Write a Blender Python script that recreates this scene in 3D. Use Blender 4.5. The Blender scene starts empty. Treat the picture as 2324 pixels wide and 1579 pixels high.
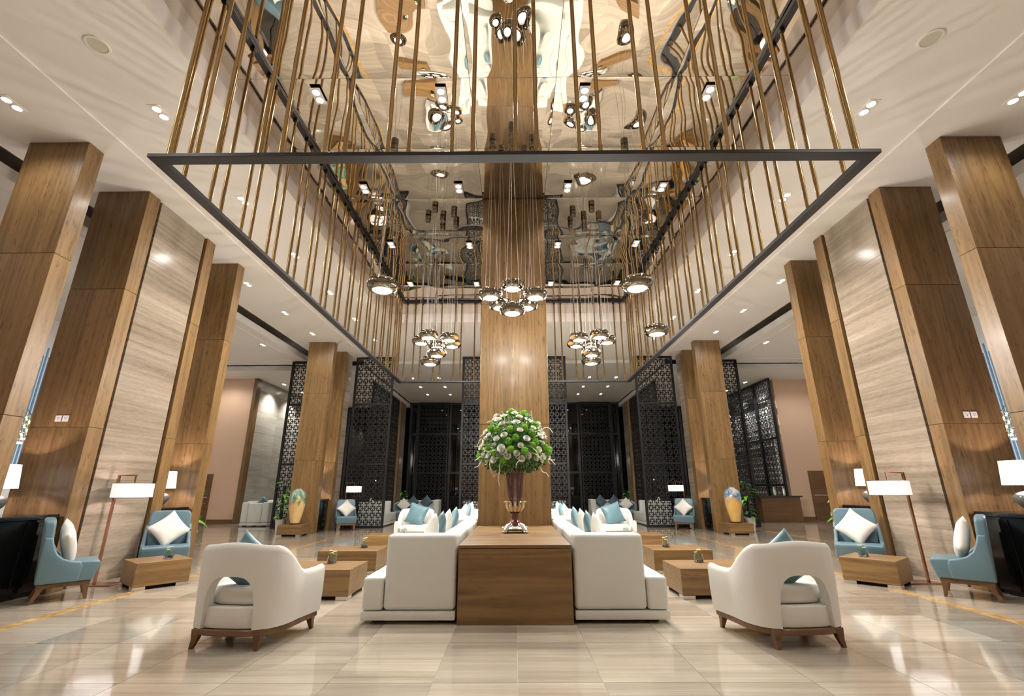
import bpy, bmesh, math, random
from mathutils import Vector, Matrix, Euler, noise
random.seed(7)
PI = math.pi
scene = bpy.context.scene
COL = scene.collection

# ------------------------------------------------------------------ camera
cam_d = bpy.data.cameras.new('camera')
cam_d.sensor_width = 36.0
cam_d.lens = 36 * 1048.2 / 2324
cam_d.clip_start = 0.05
cam_d.clip_end = 200
cam = bpy.data.objects.new('camera', cam_d)
COL.objects.link(cam)
cam.matrix_world = Matrix(((0.99998, 0.00478, 0.00427, 0), (0.00548, -0.29072, -0.95679, 0),
                           (-0.00333, 0.95680, -0.29074, 1.3), (0, 0, 0, 1)))
scene.camera = cam

# ------------------------------------------------------------------ world, exposure
world = bpy.data.worlds.new('night_sky')
scene.world = world
world.use_nodes = True
world.node_tree.nodes['Background'].inputs[0].default_value = (0.010, 0.013, 0.022, 1)
world.node_tree.nodes['Background'].inputs[1].default_value = 1.0
vs = scene.view_settings
vs.view_transform = 'Standard'
vs.look = 'None'
vs.gamma = 1.0
vs.use_curve_mapping = False
vs.exposure = 0.52
cy = scene.cycles
cy.use_adaptive_sampling = True
cy.adaptive_threshold = 0.08
cy.adaptive_min_samples = 12
cy.max_bounces = 5
cy.diffuse_bounces = 3
cy.glossy_bounces = 3
cy.transmission_bounces = 5
cy.transparent_max_bounces = 8
cy.caustics_reflective = False
cy.caustics_refractive = False
cy.sample_clamp_indirect = 4.0
cy.sample_clamp_direct = 0.0
cy.use_denoising = True

DOWN = 80.0      # watts of one twin ceiling downlight
WARM = (1.0, 0.965, 0.905)
PEND = 80.0      # watts of one pendant lamp
LAMPC = (1.0, 0.84, 0.84)

# ------------------------------------------------------------------ node helper
class N:
    def __init__(s, name):
        s.m = bpy.data.materials.new(name)
        s.m.use_nodes = True
        s.t = s.m.node_tree
        s.t.nodes.clear()
        s.out = s.t.nodes.new('ShaderNodeOutputMaterial')
    def n(s, typ, ins=None, **props):
        nd = s.t.nodes.new('ShaderNode' + typ)
        for k, v in props.items():
            setattr(nd, k, v)
        for k, v in (ins or {}).items():
            s.set(nd.inputs[k], v)
        return nd
    def set(s, sock, v):
        if hasattr(v, 'bl_idname') and hasattr(v, 'is_output'):
            s.t.links.new(v, sock)
        else:
            if isinstance(v, (tuple, list)) and len(v) == 3 and sock.type == 'RGBA':
                v = (*v, 1)
            sock.default_value = v
    def ramp(s, fac, stops, interp='LINEAR'):
        nd = s.t.nodes.new('ShaderNodeValToRGB')
        cr = nd.color_ramp
        cr.interpolation = interp
        while len(cr.elements) < len(stops):
            cr.elements.new(0.5)
        for e, (p, c) in zip(cr.elements, stops):
            e.position = p
            e.color = (*c, 1) if len(c) == 3 else c
        s.set(nd.inputs[0], fac)
        return nd.outputs[0]
    def mix(s, fac, a, b, mode='MIX'):
        nd = s.t.nodes.new('ShaderNodeMix')
        nd.data_type = 'RGBA'
        nd.blend_type = mode
        s.set(nd.inputs[0], fac)
        s.set(nd.inputs[6], a)
        s.set(nd.inputs[7], b)
        return nd.outputs[2]
    def math(s, op, a, b=0.0):
        nd = s.t.nodes.new('ShaderNodeMath')
        nd.operation = op
        s.set(nd.inputs[0], a)
        s.set(nd.inputs[1], b)
        return nd.outputs[0]
    def coords(s, scale=(1, 1, 1), rand=0.0, kind='Object'):
        tc = s.n('TexCoord')
        v = tc.outputs[kind]
        if rand:
            oi = s.n('ObjectInfo')
            sc = s.n('VectorMath', operation='SCALE')
            cx = s.n('CombineXYZ')
            for k in range(3):
                s.set(cx.inputs[k], s.math('MULTIPLY', oi.outputs['Random'], rand * (1.0 + 0.37 * k)))
            ad = s.n('VectorMath', operation='ADD')
            s.set(ad.inputs[0], v)
            s.set(ad.inputs[1], cx.outputs[0])
            v = ad.outputs[0]
        mp = s.n('Mapping')
        s.set(mp.inputs['Vector'], v)
        mp.inputs['Scale'].default_value = scale
        return mp.outputs[0]
    def noise(s, vec, scale=1.0, detail=4.0, rough=0.55, dist=0.0):
        nd = s.n('TexNoise', {'Vector': vec, 'Scale': scale, 'Detail': detail, 'Roughness': rough, 'Distortion': dist})
        return nd.outputs[0]
    def pbr(s, **k):
        nd = s.n('BsdfPrincipled')
        for key, v in k.items():
            s.set(nd.inputs[key.replace('_', ' ')], v)
        s.t.links.new(nd.outputs[0], s.out.inputs[0])
        return nd
    def bump(s, h, strength=0.2, dist=0.01):
        nd = s.n('Bump', {'Height': h, 'Strength': strength, 'Distance': dist})
        return nd.outputs[0]

def plain(name, col, rough=0.5, metal=0.0, spec=0.5, grain=0.0, gscale=30, **kw):
    """simple procedural finish with a faint tonal grain"""
    a = N(name)
    c = col
    if grain:
        f = a.noise(a.coords(rand=9), gscale, 5)
        c = a.mix(f, tuple(x * (1 - grain) for x in col), tuple(min(1, x * (1 + grain)) for x in col))
    a.pbr(Base_Color=c, Roughness=rough, Metallic=metal, Specular_IOR_Level=spec, **kw)
    return a.m

def wood(name, axis, dark, mid, light, rough=0.40, fleck=0.52, ring=0.22, coat=0.14):
    a = N(name)
    def sc(al, ac):
        return tuple(al if i == axis else ac for i in range(3))
    low = a.noise(a.coords(sc(0.13, 3.2), 37), 1.0, 2.0, 0.5, 0.15)
    rings = a.math('ADD', a.math('MULTIPLY', a.math('SINE', a.math('MULTIPLY', low, 62.0)), 0.5), 0.5)
    body = a.noise(a.coords(sc(0.7, 9.0), 37), 1.0, 6.0, 0.6, 0.25)
    fib = a.noise(a.coords(sc(3.0, 120.0), 37), 1.0, 3.0, 0.6)
    fl = a.noise(a.coords(sc(6.5, 44.0), 37), 1.0, 2.0, 0.5)
    v = a.math('ADD', a.math('MULTIPLY', body, 1.0 - ring), a.math('MULTIPLY', rings, ring))
    v = a.math('ADD', a.math('MULTIPLY', v, 0.7), a.math('MULTIPLY', fib, 0.3))
    c = a.ramp(v, [(0.18, dark), (0.5, mid), (0.82, light)])
    fm = a.ramp(fl, [(0.60, (0, 0, 0)), (0.68, (1, 1, 1))])
    fm2 = a.n('RGBToBW')
    a.set(fm2.inputs[0], fm)
    c = a.mix(a.math('MULTIPLY', fm2.outputs[0], fleck), c, tuple(x * 0.45 for x in dark))
    oi = a.n('ObjectInfo')
    hv = a.n('HueSaturation', {'Color': c})
    a.set(hv.inputs['Value'], a.math('ADD', a.math('MULTIPLY', oi.outputs['Random'], 0.22), 0.90))
    a.pbr(Base_Color=hv.outputs[0], Roughness=rough, Coat_Weight=coat, Coat_Roughness=0.18, Normal=a.bump(fib, 0.08, 0.002))
    return a.m

def stone(name, streak, stops, rough, var=0.16, rand=41, bandscale=6.0, coat=0.0, layer=(0, 0, 1), long=0.35, dist=0.7, w=(0.62, 0.26, 0.12)):
    """veined limestone: bands across `layer`, drawn out along the other axes"""
    a = N(name)
    def sc(s_band, s_long):
        return tuple(s_band if l else s_long for l in layer)
    b1 = a.noise(a.coords(sc(bandscale, long), rand), 1.0, 4.0, 0.6, dist)
    b2 = a.noise(a.coords(sc(bandscale * 7, long * 2.2), rand), 1.0, 4.0, 0.6, dist * 0.4)
    b3 = a.noise(a.coords(sc(bandscale * 30, 9.0), rand), 1.0, 3.0, 0.6)
    v = a.math('ADD', a.math('MULTIPLY', b1, w[0]), a.math('ADD', a.math('MULTIPLY', b2, w[1]), a.math('MULTIPLY', b3, w[2])))
    c = a.ramp(v, stops)
    oi = a.n('ObjectInfo')
    hv = a.n('HueSaturation', {'Color': c})
    a.set(hv.inputs['Value'], a.math('ADD', a.math('MULTIPLY', oi.outputs['Random'], 2 * var), 1.0 - var))
    a.pbr(Base_Color=hv.outputs[0], Roughness=rough, Coat_Weight=coat, Coat_Roughness=0.04)
    return a.m

def glow(name, col, strength, base=(0.9, 0.9, 0.9)):
    a = N(name)
    a.pbr(Base_Color=base, Roughness=0.5, Emission_Color=col, Emission_Strength=strength)
    return a.m

M = {}
M['ceil'] = plain('cream_ceiling_paint', (0.87, 0.83, 0.77), 0.75, grain=0.015, gscale=4)
M['fascia'] = plain('rose_cream_fascia_paint', (0.88, 0.76, 0.68), 0.7, grain=0.02, gscale=6)
M['fascia2'] = plain('tan_fascia_paint', (0.80, 0.65, 0.53), 0.7, grain=0.02, gscale=6)
M['black'] = plain('black_powder_coated_metal', (0.018, 0.017, 0.019), 0.38, 0.0, 0.5, grain=0.1)
M['lattice'] = plain('black_lattice_lacquer', (0.010, 0.010, 0.011), 0.45, 0.0, 0.4, grain=0.1)
M['lacquer'] = plain('black_gloss_lacquer', (0.006, 0.006, 0.006), 0.09, 0.0, 0.5)
M['wall_white'] = plain('white_wall_paint', (0.80, 0.80, 0.82), 0.6, grain=0.02)
M['wall_beige'] = plain('peach_beige_wall_covering', (0.72, 0.50, 0.35), 0.6, grain=0.03, gscale=14)
M['blue_strip'] = plain('blue_glazed_strip', (0.16, 0.36, 0.60), 0.25, grain=0.15, gscale=5)
M['plastic'] = plain('white_plastic', (0.85, 0.85, 0.85), 0.35)
M['dark'] = plain('dark_recess_paint', (0.02, 0.017, 0.014), 0.7)
M['glass_dark'] = plain('dark_night_glass', (0.004, 0.005, 0.006), 0.02, 0.0, 0.55)
M['steel'] = plain('brushed_steel', (0.72, 0.71, 0.68), 0.25, 1.0, grain=0.08)
M['copper'] = plain('copper_rose_metal', (0.60, 0.33, 0.24), 0.22, 1.0, grain=0.05)
M['pebble'] = plain('dark_pebbles', (0.02, 0.018, 0.015), 0.4, grain=0.5, gscale=60)
M['ceramic'] = plain('grey_glazed_ceramic', (0.13, 0.13, 0.125), 0.12, 0.0, 0.6, grain=0.1)
M['pot'] = plain('white_glazed_pot', (0.78, 0.77, 0.74), 0.25)
M['brassy'] = plain('aged_gilt', (0.62, 0.50, 0.30), 0.35, 0.7, grain=0.4, gscale=40)
M['pewter'] = plain('antique_silver_resin', (0.52, 0.50, 0.44), 0.32, 0.75, grain=0.5, gscale=35)
M['twig'] = plain('bleached_twig', (0.82, 0.76, 0.66), 0.7, grain=0.1)
M['rose'] = plain('cream_rose_petal', (0.92, 0.91, 0.82), 0.6, grain=0.06, Subsurface_Weight=0.1)
M['pompon'] = plain('lime_green_chrysanthemum', (0.15, 0.37, 0.015), 0.75, grain=0.4, gscale=70)
M['leaf'] = plain('glossy_green_leaf', (0.030, 0.115, 0.020), 0.33, grain=0.5, gscale=6)
M['leaf_b'] = plain('bouquet_green_leaf', (0.05, 0.16, 0.025), 0.45, grain=0.6, gscale=25)
M['leaf2'] = plain('bright_green_leaf', (0.12, 0.36, 0.03), 0.35, grain=0.4, gscale=6)
M['speaker'] = plain('speaker_grille_cream', (0.62, 0.60, 0.48), 0.8, grain=0.1, gscale=120)
M['cable'] = plain('pale_steel_cable', (0.78, 0.76, 0.72), 0.35, 0.4)
M['darkwoodfoot'] = plain('dark_vase_foot', (0.05, 0.02, 0.012), 0.3)

def _brass():
    a = N('polished_brass')
    f = a.noise(a.coords((14, 14, 0.6), 11), 1.0, 4)
    c = a.ramp(f, [(0.3, (0.30, 0.195, 0.085)), (0.7, (0.46, 0.315, 0.145))])
    a.pbr(Base_Color=c, Metallic=1.0, Roughness=0.22)
    return a.m
M['brass'] = _brass()
def _mirror():
    a = N('bronze_tinted_mirror')
    a.pbr(Base_Color=(0.82, 0.755, 0.665), Metallic=1.0, Roughness=0.015)
    return a.m
M['mirror'] = _mirror()
def _smoke():
    a = N('smoked_chrome_glass')
    a.pbr(Base_Color=(0.30, 0.27, 0.22), Metallic=1.0, Roughness=0.05)
    return a.m
M['smoke'] = _smoke()
def _glass():
    a = N('clear_glass')
    a.pbr(Base_Color=(0.97, 0.99, 0.98), Roughness=0.0, Transmission_Weight=1.0, IOR=1.45)
    return a.m
M['glass'] = _glass()
def _redglass():
    a = N('ruby_brown_glass')
    f = a.noise(a.coords((10, 10, 3), 5), 1.0, 5)
    c = a.ramp(f, [(0.3, (0.045, 0.011, 0.006)), (0.7, (0.17, 0.042, 0.020))])
    a.pbr(Base_Color=c, Roughness=0.08, Specular_IOR_Level=0.7, Coat_Weight=0.5)
    return a.m
M['ruby'] = _redglass()
WD, WM_, WL = (0.094, 0.049, 0.018), (0.208, 0.118, 0.044), (0.295, 0.180, 0.074)
M['wood_z'] = wood('teak_veneer_upright', 2, WD, WM_, WL)
M['wood_x'] = wood('teak_veneer_lengthwise', 0, (0.088, 0.046, 0.016), (0.205, 0.114, 0.040), (0.290, 0.170, 0.064), fleck=0.25, ring=0.30)
M['wood_door'] = wood('walnut_door_veneer', 0, (0.07, 0.032, 0.010), (0.16, 0.075, 0.024), (0.24, 0.12, 0.04), fleck=0.1)
M['wood_leg'] = wood('walnut_chair_wood', 0, (0.060, 0.027, 0.011), (0.14, 0.068, 0.028), (0.21, 0.11, 0.048), fleck=0.1, ring=0.2)
M['stone'] = stone('grey_wood_vein_limestone', 1, [(0.32, (0.112, 0.083, 0.058)), (0.43, (0.225, 0.176, 0.128)), (0.54, (0.325, 0.262, 0.198)), (0.70, (0.455, 0.39, 0.312))], 0.20, 0.03, rand=0, bandscale=1.9, long=0.14, dist=0.25, w=(0.46, 0.36, 0.18))
M['stone_grey'] = stone('pale_grey_vein_limestone', 1, [(0.3, (0.30, 0.27, 0.22)), (0.5, (0.44, 0.41, 0.35)), (0.75, (0.55, 0.52, 0.46))], 0.25, 0.07, bandscale=3)
M['tile'] = stone('beige_wood_vein_marble_tile', 0, [(0.28, (0.235, 0.188, 0.142)), (0.43, (0.35, 0.295, 0.232)), (0.57, (0.45, 0.39, 0.312)), (0.74, (0.57, 0.51, 0.42))], 0.10, 0.20, long=0.22, dist=0.4, w=(0.52, 0.30, 0.18), bandscale=5.0, coat=0.3, layer=(0, 1, 0))
M['grout'] = plain('pale_floor_grout', (0.62, 0.56, 0.46), 0.5, grain=0.05)
M['inlay'] = stone('golden_marble_inlay', 1, [(0.36, (0.36, 0.19, 0.06)), (0.5, (0.52, 0.33, 0.13)), (0.64, (0.66, 0.52, 0.30))], 0.12, 0.05, rand=0, bandscale=9, long=9.0, layer=(1, 0, 0), w=(0.7, 0.2, 0.1))
M['bartop'] = stone('dark_emperador_marble', 0, [(0.3, (0.02, 0.012, 0.008)), (0.6, (0.05, 0.03, 0.02)), (0.72, (0.3, 0.24, 0.18))], 0.1, 0.05)

def fabric(name, col, rough, grain, gscale, sheen=0.2, spec=0.3, bumps=0.1):
    a = N(name)
    v = a.coords(rand=13)
    f = a.noise(v, gscale, 4)
    big = a.noise(v, 3.0, 2)
    c = a.mix(f, tuple(x * (1 - grain) for x in col), tuple(min(1, x * (1 + grain)) for x in col))
    c = a.mix(a.math('MULTIPLY', big, 0.25), c, tuple(x * 0.85 for x in col))
    a.pbr(Base_Color=c, Roughness=rough, Specular_IOR_Level=spec, Sheen_Weight=sheen, Normal=a.bump(f, bumps, 0.004))
    return a.m
M['leather_w'] = fabric('white_leather', (0.665, 0.675, 0.635), 0.42, 0.03, 60, 0.0, 0.45, 0.05)
M['linen_w'] = fabric('ivory_upholstery', (0.70, 0.68, 0.635), 0.6, 0.05, 150, 0.1, 0.3)
M['cush_w'] = fabric('ivory_cushion_cotton', (0.73, 0.70, 0.64), 0.75, 0.05, 120, 0.2, 0.2)
M['blue'] = fabric('dusty_blue_leather', (0.108, 0.188, 0.228), 0.40, 0.06, 45, 0.05, 0.5, 0.05)
M['teal'] = fabric('teal_satin', (0.085, 0.175, 0.205), 0.36, 0.06, 90, 0.25, 0.5, 0.08)
M['navy'] = fabric('dim_slate_blue_satin', (0.045, 0.09, 0.115), 0.42, 0.06, 90, 0.2, 0.4, 0.08)

M['lens'] = glow('downlight_lens_light', (1.0, 0.93, 0.82), 40.0)
M['opal'] = glow('opal_lens_light', (1.0, 0.94, 0.88), 2.4, (0.05, 0.05, 0.05))
M['opal_ring'] = plain('opal_glass_ring', (0.03, 0.03, 0.03), 0.3, Emission_Color=(1, 0.93, 0.84, 1), Emission_Strength=0.22)
M['shade'] = glow('lit_linen_shade', (1.0, 0.93, 0.93), 0.50)
M['shade_dim'] = glow('lit_linen_shade_dim', (1.0, 0.92, 0.84), 0.45)
M['bead'] = glow('golden_crystal_bead', (1.0, 0.72, 0.28), 1.6)

def _vasepaint(name, base, spots, seed):
    a = N(name)
    v = a.coords((1, 1, 1))
    sep = a.n('SeparateXYZ')
    a.set(sep.inputs[0], v)
    mp = a.n('Mapping', {'Vector': v, 'Location': (seed, seed * 2, 0), 'Scale': (4, 4, 3)})
    f1 = a.noise(mp.outputs[0], 1.0, 5, 0.6, 1.2)
    mp2 = a.n('Mapping', {'Vector': v, 'Location': (seed * 3, 1, 5), 'Scale': (5, 5, 3)})
    f2 = a.noise(mp2.outputs[0], 1.0, 4, 0.6, 1.0)
    up = a.math('MULTIPLY', a.math('SUBTRACT', sep.outputs[2], 0.38), 1.9)
    m1 = a.ramp(a.math('ADD', f1, a.math('MULTIPLY', up, 0.40)), [(0.60, (0, 0, 0)), (0.78, (1, 1, 1))])
    m2 = a.ramp(a.math('ADD', f2, a.math('MULTIPLY', up, 0.25)), [(0.66, (0, 0, 0)), (0.80, (1, 1, 1))])
    c = a.ramp(a.noise(v, 2.0, 4), [(0.3, base[0]), (0.7, base[1])])
    c = a.mix(m1, c, spots[0])
    c = a.mix(m2, c, spots[1])
    a.pbr(Base_Color=c, Roughness=0.1, Coat_Weight=0.6, Coat_Roughness=0.05)
    return a.m
M['vase_l'] = _vasepaint('amber_green_painted_glaze', ((0.62, 0.38, 0.13), (0.78, 0.58, 0.30)), ((0.05, 0.22, 0.12), (0.42, 0.40, 0.36)), 1.3)
M['vase_r'] = _vasepaint('amber_blue_painted_glaze', ((0.62, 0.34, 0.08), (0.74, 0.50, 0.18)), ((0.04, 0.16, 0.34), (0.45, 0.45, 0.42)), 4.1)

# ------------------------------------------------------------------ mesh helper
class B:
    def __init__(s):
        s.v = []
        s.f = []
    def add(s, vs, fs):
        o = len(s.v)
        s.v += [tuple(p) for p in vs]
        s.f += [tuple(i + o for i in f) for f in fs]
        return s
    def box(s, x0, x1, y0, y1, z0, z1):
        return s.add([(x0, y0, z0), (x1, y0, z0), (x1, y1, z0), (x0, y1, z0), (x0, y0, z1), (x1, y0, z1), (x1, y1, z1), (x0, y1, z1)],
                     [(3, 2, 1, 0), (4, 5, 6, 7), (0, 1, 5, 4), (1, 2, 6, 5), (2, 3, 7, 6), (3, 0, 4, 7)])
    def prism(s, poly, axis, a, b):
        """polygon in the two other axes (in xyz order), extruded along axis"""
        n = len(poly)
        def P(p, h):
            q = list(p)
            q.insert(axis, h)
            return tuple(q)
        vs = [P(p, a) for p in poly] + [P(p, b) for p in poly]
        fs = [tuple(range(n))[::-1], tuple(range(n, 2 * n))]
        fs += [(i, (i + 1) % n, n + (i + 1) % n, n + i) for i in range(n)]
        return s.add(vs, fs)
    def lathe(s, prof, n=24, c=(0, 0, 0), closed=False):
        vs, fs = [], []
        k = len(prof)
        for i in range(n):
            a = 2 * PI * i / n
            for r, z in prof:
                vs.append((c[0] + r * math.cos(a), c[1] + r * math.sin(a), c[2] + z))
        for i in range(n):
            j = (i + 1) % n
            for q in range(k if closed else k - 1):
                q2 = (q + 1) % k
                fs.append((i * k + q, j * k + q, j * k + q2, i * k + q2))
        if not closed:
            if prof[0][0] > 1e-6:
                fs.append(tuple(i * k for i in range(n))[::-1])
            if prof[-1][0] > 1e-6:
                fs.append(tuple(i * k + k - 1 for i in range(n)))
        return s.add(vs, fs)
    def tube(s, path, r, n=6, r2=None, caps=True):
        path = [Vector(p) for p in path]
        vs, fs = [], []
        m = len(path)
        up = Vector((0.123, 0.31, 1)).normalized()
        for i, p in enumerate(path):
            d = (path[min(i + 1, m - 1)] - path[max(i - 1, 0)]).normalized()
            a = d.cross(up)
            if a.length < 1e-3:
                a = d.cross(Vector((1, 0, 0)))
            a.normalize()
            b = d.cross(a)
            rr = r if r2 is None else r + (r2 - r) * i / (m - 1)
            for k in range(n):
                t = 2 * PI * k / n
                vs.append(p + a * (rr * math.cos(t)) + b * (rr * math.sin(t)))
        for i in range(m - 1):
            for k in range(n):
                k2 = (k + 1) % n
                fs.append((i * n + k, i * n + k2, (i + 1) * n + k2, (i + 1) * n + k))
        if caps:
            fs.append(tuple(range(n))[::-1])
            fs.append(tuple(range((m - 1) * n, m * n)))
        return s.add(vs, fs)
    def mesh(s, name, mat=None, bevel=0, seg=2, smooth=False, weld=True):
        me = bpy.data.meshes.new(name)
        me.from_pydata(s.v, [], s.f)
        bm = bmesh.new()
        bm.from_mesh(me)
        if weld:
            bmesh.ops.remove_doubles(bm, verts=bm.verts, dist=1e-6)
        bmesh.ops.recalc_face_normals(bm, faces=bm.faces)
        if bevel:
            ed = [e for e in bm.edges if e.is_manifold and e.calc_face_angle(0) > 0.45]
            bmesh.ops.bevel(bm, geom=ed, offset=bevel, segments=seg, profile=0.5, affect='EDGES', clamp_overlap=True)
        if smooth:
            for f in bm.faces:
                f.smooth = True
            if smooth != 'all':
                for e in bm.edges:
                    if e.is_manifold and e.calc_face_angle(0) > 0.75:
                        e.smooth = False
        bm.to_mesh(me)
        bm.free()
        if mat:
            me.materials.append(M[mat] if isinstance(mat, str) else mat)
        return me
    def build(s, name, mat, parent=None, loc=None, **k):
        return link(name, s.mesh(name, mat, **k), parent, loc)

def link(name, data, parent=None, loc=None, rot=None):
    o = bpy.data.objects.new(name, data)
    COL.objects.link(o)
    if parent:
        o.parent = parent
    if loc:
        o.location = loc
    if rot:
        o.rotation_euler = rot
    return o

def tag(o, label, cat, group=None):
    o['label'] = label
    o['category'] = cat
    if group:
        o['group'] = group
    return o
def thing(name, label, cat, loc=(0, 0, 0), rz=0.0, group=None):
    o = link(name, None, None, loc, (0, 0, rz))
    o.empty_display_size = 0.1
    return tag(o, label, cat, group)
def struct(o):
    o['kind'] = 'structure'
    return o
def sempty(name, loc=(0, 0, 0)):
    o = link(name, None, None, loc)
    o.empty_display_size = 0.1
    return struct(o)
def dup(root, label=None, loc=None, rz=None, parent=None):
    r = root.copy()
    COL.objects.link(r)
    if parent is not None:
        r.parent = parent
    if label:
        r['label'] = label
    if loc is not None:
        r.location = loc
    if rz is not None:
        r.rotation_euler = (0, 0, rz)
    for ch in [c for c in root.children]:
        dup(ch, parent=r)
    return r
def side(s):
    return 'left' if s < 0 else 'right'
def spot(name, loc, watts, size_deg=120, blend=0.6, col=WARM, radius=0.05, target=(0, 0, -1), parent=None):
    d = bpy.data.lights.new(name, 'SPOT')
    d.energy = watts
    d.spot_size = math.radians(size_deg)
    d.spot_blend = blend
    d.color = col
    d.shadow_soft_size = radius
    o = link(name, d, parent, loc)
    o.rotation_euler = Vector(target).to_track_quat('-Z', 'Y').to_euler()
    return o
def point(name, loc, watts, col=LAMPC, radius=0.05, parent=None):
    d = bpy.data.lights.new(name, 'POINT')
    d.energy = watts
    d.color = col
    d.shadow_soft_size = radius
    return link(name, d, parent, loc)

# ================================================================== FLOOR
xj = [0.015]
x = 0.612
while x < 7.6:
    xj.append(x)
    x += 0.735
xs = sorted([-a + 0.03 for a in xj[1:]] + xj)
ys = [2.89 + 0.88 * k for k in range(16)]
floor = struct(B().box(-13.2, 13.2, -6, 26.9, -0.10, -0.006).build('floor', 'grout'))
tile_cache = {}
G = 0.0022
n_t = 0
for j in range(15):
    for i in range(len(xs) - 1):
        w = round(xs[i + 1] - xs[i], 3)
        if w not in tile_cache:
            tile_cache[w] = B().box(-w / 2 + G, w / 2 - G, -0.44 + G, 0.44 - G, -0.008, 0.0).mesh('tile', 'tile')
        link('tile', tile_cache[w], floor, ((xs[i] + xs[i + 1]) / 2, ys[j] + 0.44, 0))
        n_t += 1
b = B()
X0, X1, Y0, Y1 = xs[0], xs[-1], ys[0], ys[15]
def tile_rect(b, x0, x1, y0, y1):
    yy = y0
    while yy < y1 - 0.05:
        ye = min(y1, yy + 0.88)
        xx = x0
        while xx < x1 - 0.05:
            xe = min(x1, xx + 0.735)
            b.box(xx + G, xe - G, yy + G, ye - G, -0.008, 0.0)
            xx = xe
        yy = ye
tile_rect(b, -13.2, 13.2, Y1, 26.9)
tile_rect(b, -13.2, 13.2, -6, Y0)
tile_rect(b, -13.2, X0, Y0, Y1)
tile_rect(b, X1, 13.2, Y0, Y1)
rest = b.build('tile_field', 'tile', floor)
rest['kind'] = 'stuff'
for s in (-1, 1):
    for xx, y0, y1 in ((5.05, -2.0, 16.8), (7.9, 9.8, 16.8)):
        B().box(s * xx - 0.075, s * xx + 0.075, y0, y1, -0.004, 0.0012).build('inlay_strip', 'inlay', floor)

# ================================================================== CEILINGS
def slab(name, rects, z, t=0.06, mat='ceil'):
    b = B()
    for x0, x1, y0, y1 in rects:
        b.box(x0, x1, y0, y1, z, z + t)
    return struct(b.build(name, mat))
OX, OY0, OY1 = 3.82, 2.90, 13.20
ceiling = slab('ceiling', [(-5.69, -OX - 0.03, -6, 17.55), (OX + 0.03, 5.69, -6, 17.55), (-OX - 0.03, OX + 0.03, -6, OY0 - 0.03), (-OX - 0.03, OX + 0.03, OY1 + 0.03, 17.55)], 6.14, 0.28)
slab('trim_1', [(-7.5, -5.69, -6, 17.55)], 6.12, 0.30)
slab('trim_2', [(5.69, 7.5, -6, 17.55)], 6.12, 0.30)
slab('trim_3', [(-13.2, -7.95, -6, 17.55)], 5.98, 0.20)
slab('trim_4', [(7.95, 13.2, -6, 17.55)], 5.98, 0.20)
slab('trim_5', [(-6.1, 6.1, 18.0, 26.9)], 6.12, 0.2)
slab('trim_6', [(-13.2, -6.1, 18.0, 26.9)], 5.86, 0.2)
slab('trim_7', [(6.1, 13.2, 18.0, 26.9)], 5.86, 0.2)
# slightly sunken tray panels on the side ceilings
for i, s in enumerate((-1, 1)):
    b = B()
    for x0, x1, y0, y1 in ((8.3, 8.34, 1, 17), (12.4, 12.44, 1, 17), (8.3, 12.44, 16.96, 17.0)):
        b.box(min(s * x0, s * x1), max(s * x0, s * x1), y0, y1, 5.968, 5.985)
    struct(b.build('trim_%d' % (8 + i), 'ceil'))
# slab above the coves
struct(B().box(-13.4, 13.4, -6.2, 27.1, 6.86, 6.95).build('ceiling', 'ceil'))
# recess fascias round the mirror
fas = sempty('trim_10')
E_ = 0.04
for nm, off, z0, z1, mt in (('fascia_band', 0.0, 6.142, 6.42, 'fascia'), ('fascia_band', 0.04, 6.42, 6.74, 'fascia2')):
    x, y0, y1 = OX + off, OY0 - off, OY1 + off
    for x0, x1, a, c in ((-x - E_, -x, y0 - E_, y1 + E_), (x, x + E_, y0 - E_, y1 + E_), (-x, x, y0 - E_, y0), (-x, x, y1, y1 + E_)):
        B().box(x0, x1, a, c, z0, z1).build(nm, mt, fas)
# mirror ceiling: wavy polished panels
mir = sempty('ceiling')
struct(mir)
ZM = 6.72
mxs = [-3.885, -2.25, -0.6, 0.6, 2.25, 3.885]
mys = [2.84, 3.63, 5.01, 6.39, 7.77, 9.17, 10.5, 11.88, 13.265]
for j in range(len(mys) - 1):
    for i in range(len(mxs) - 1):
        x0, x1, y0, y1 = mxs[i] + 0.003, mxs[i + 1] - 0.003, mys[j] + 0.003, mys[j + 1] - 0.003
        n = 22
        vs, fs = [], []
        ph = random.random() * 40
        am = random.uniform(0.7, 1.25)
        for q in range(n + 1):
            for p in range(n + 1):
                u, v = p / n, q / n
                X, Y = x0 + (x1 - x0) * u, y0 + (y1 - y0) * v
                win = (math.sin(PI * u) * math.sin(PI * v)) ** 0.5 if 0 < u < 1 and 0 < v < 1 else 0
                w = noise.noise(Vector((X * 0.9, Y * 0.9, ph))) * 0.020 + noise.noise(Vector((X * 2.1, Y * 2.1, ph + 9))) * 0.0065
                vs.append((X, Y, ZM + am * (w * (0.25 + 0.75 * win) - 0.008 * win)))
        for q in range(n):
            for p in range(n):
                a = q * (n + 1) + p
                fs.append((a, a + 1, a + n + 2, a + n + 1))
        B().add(vs, fs).build('mirror_panel', 'mirror', mir, smooth='all', weld=False)
struct(B().box(-3.9, 3.9, 2.83, 13.28, 6.76, 6.80).build('ceiling', 'dark'))

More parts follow.
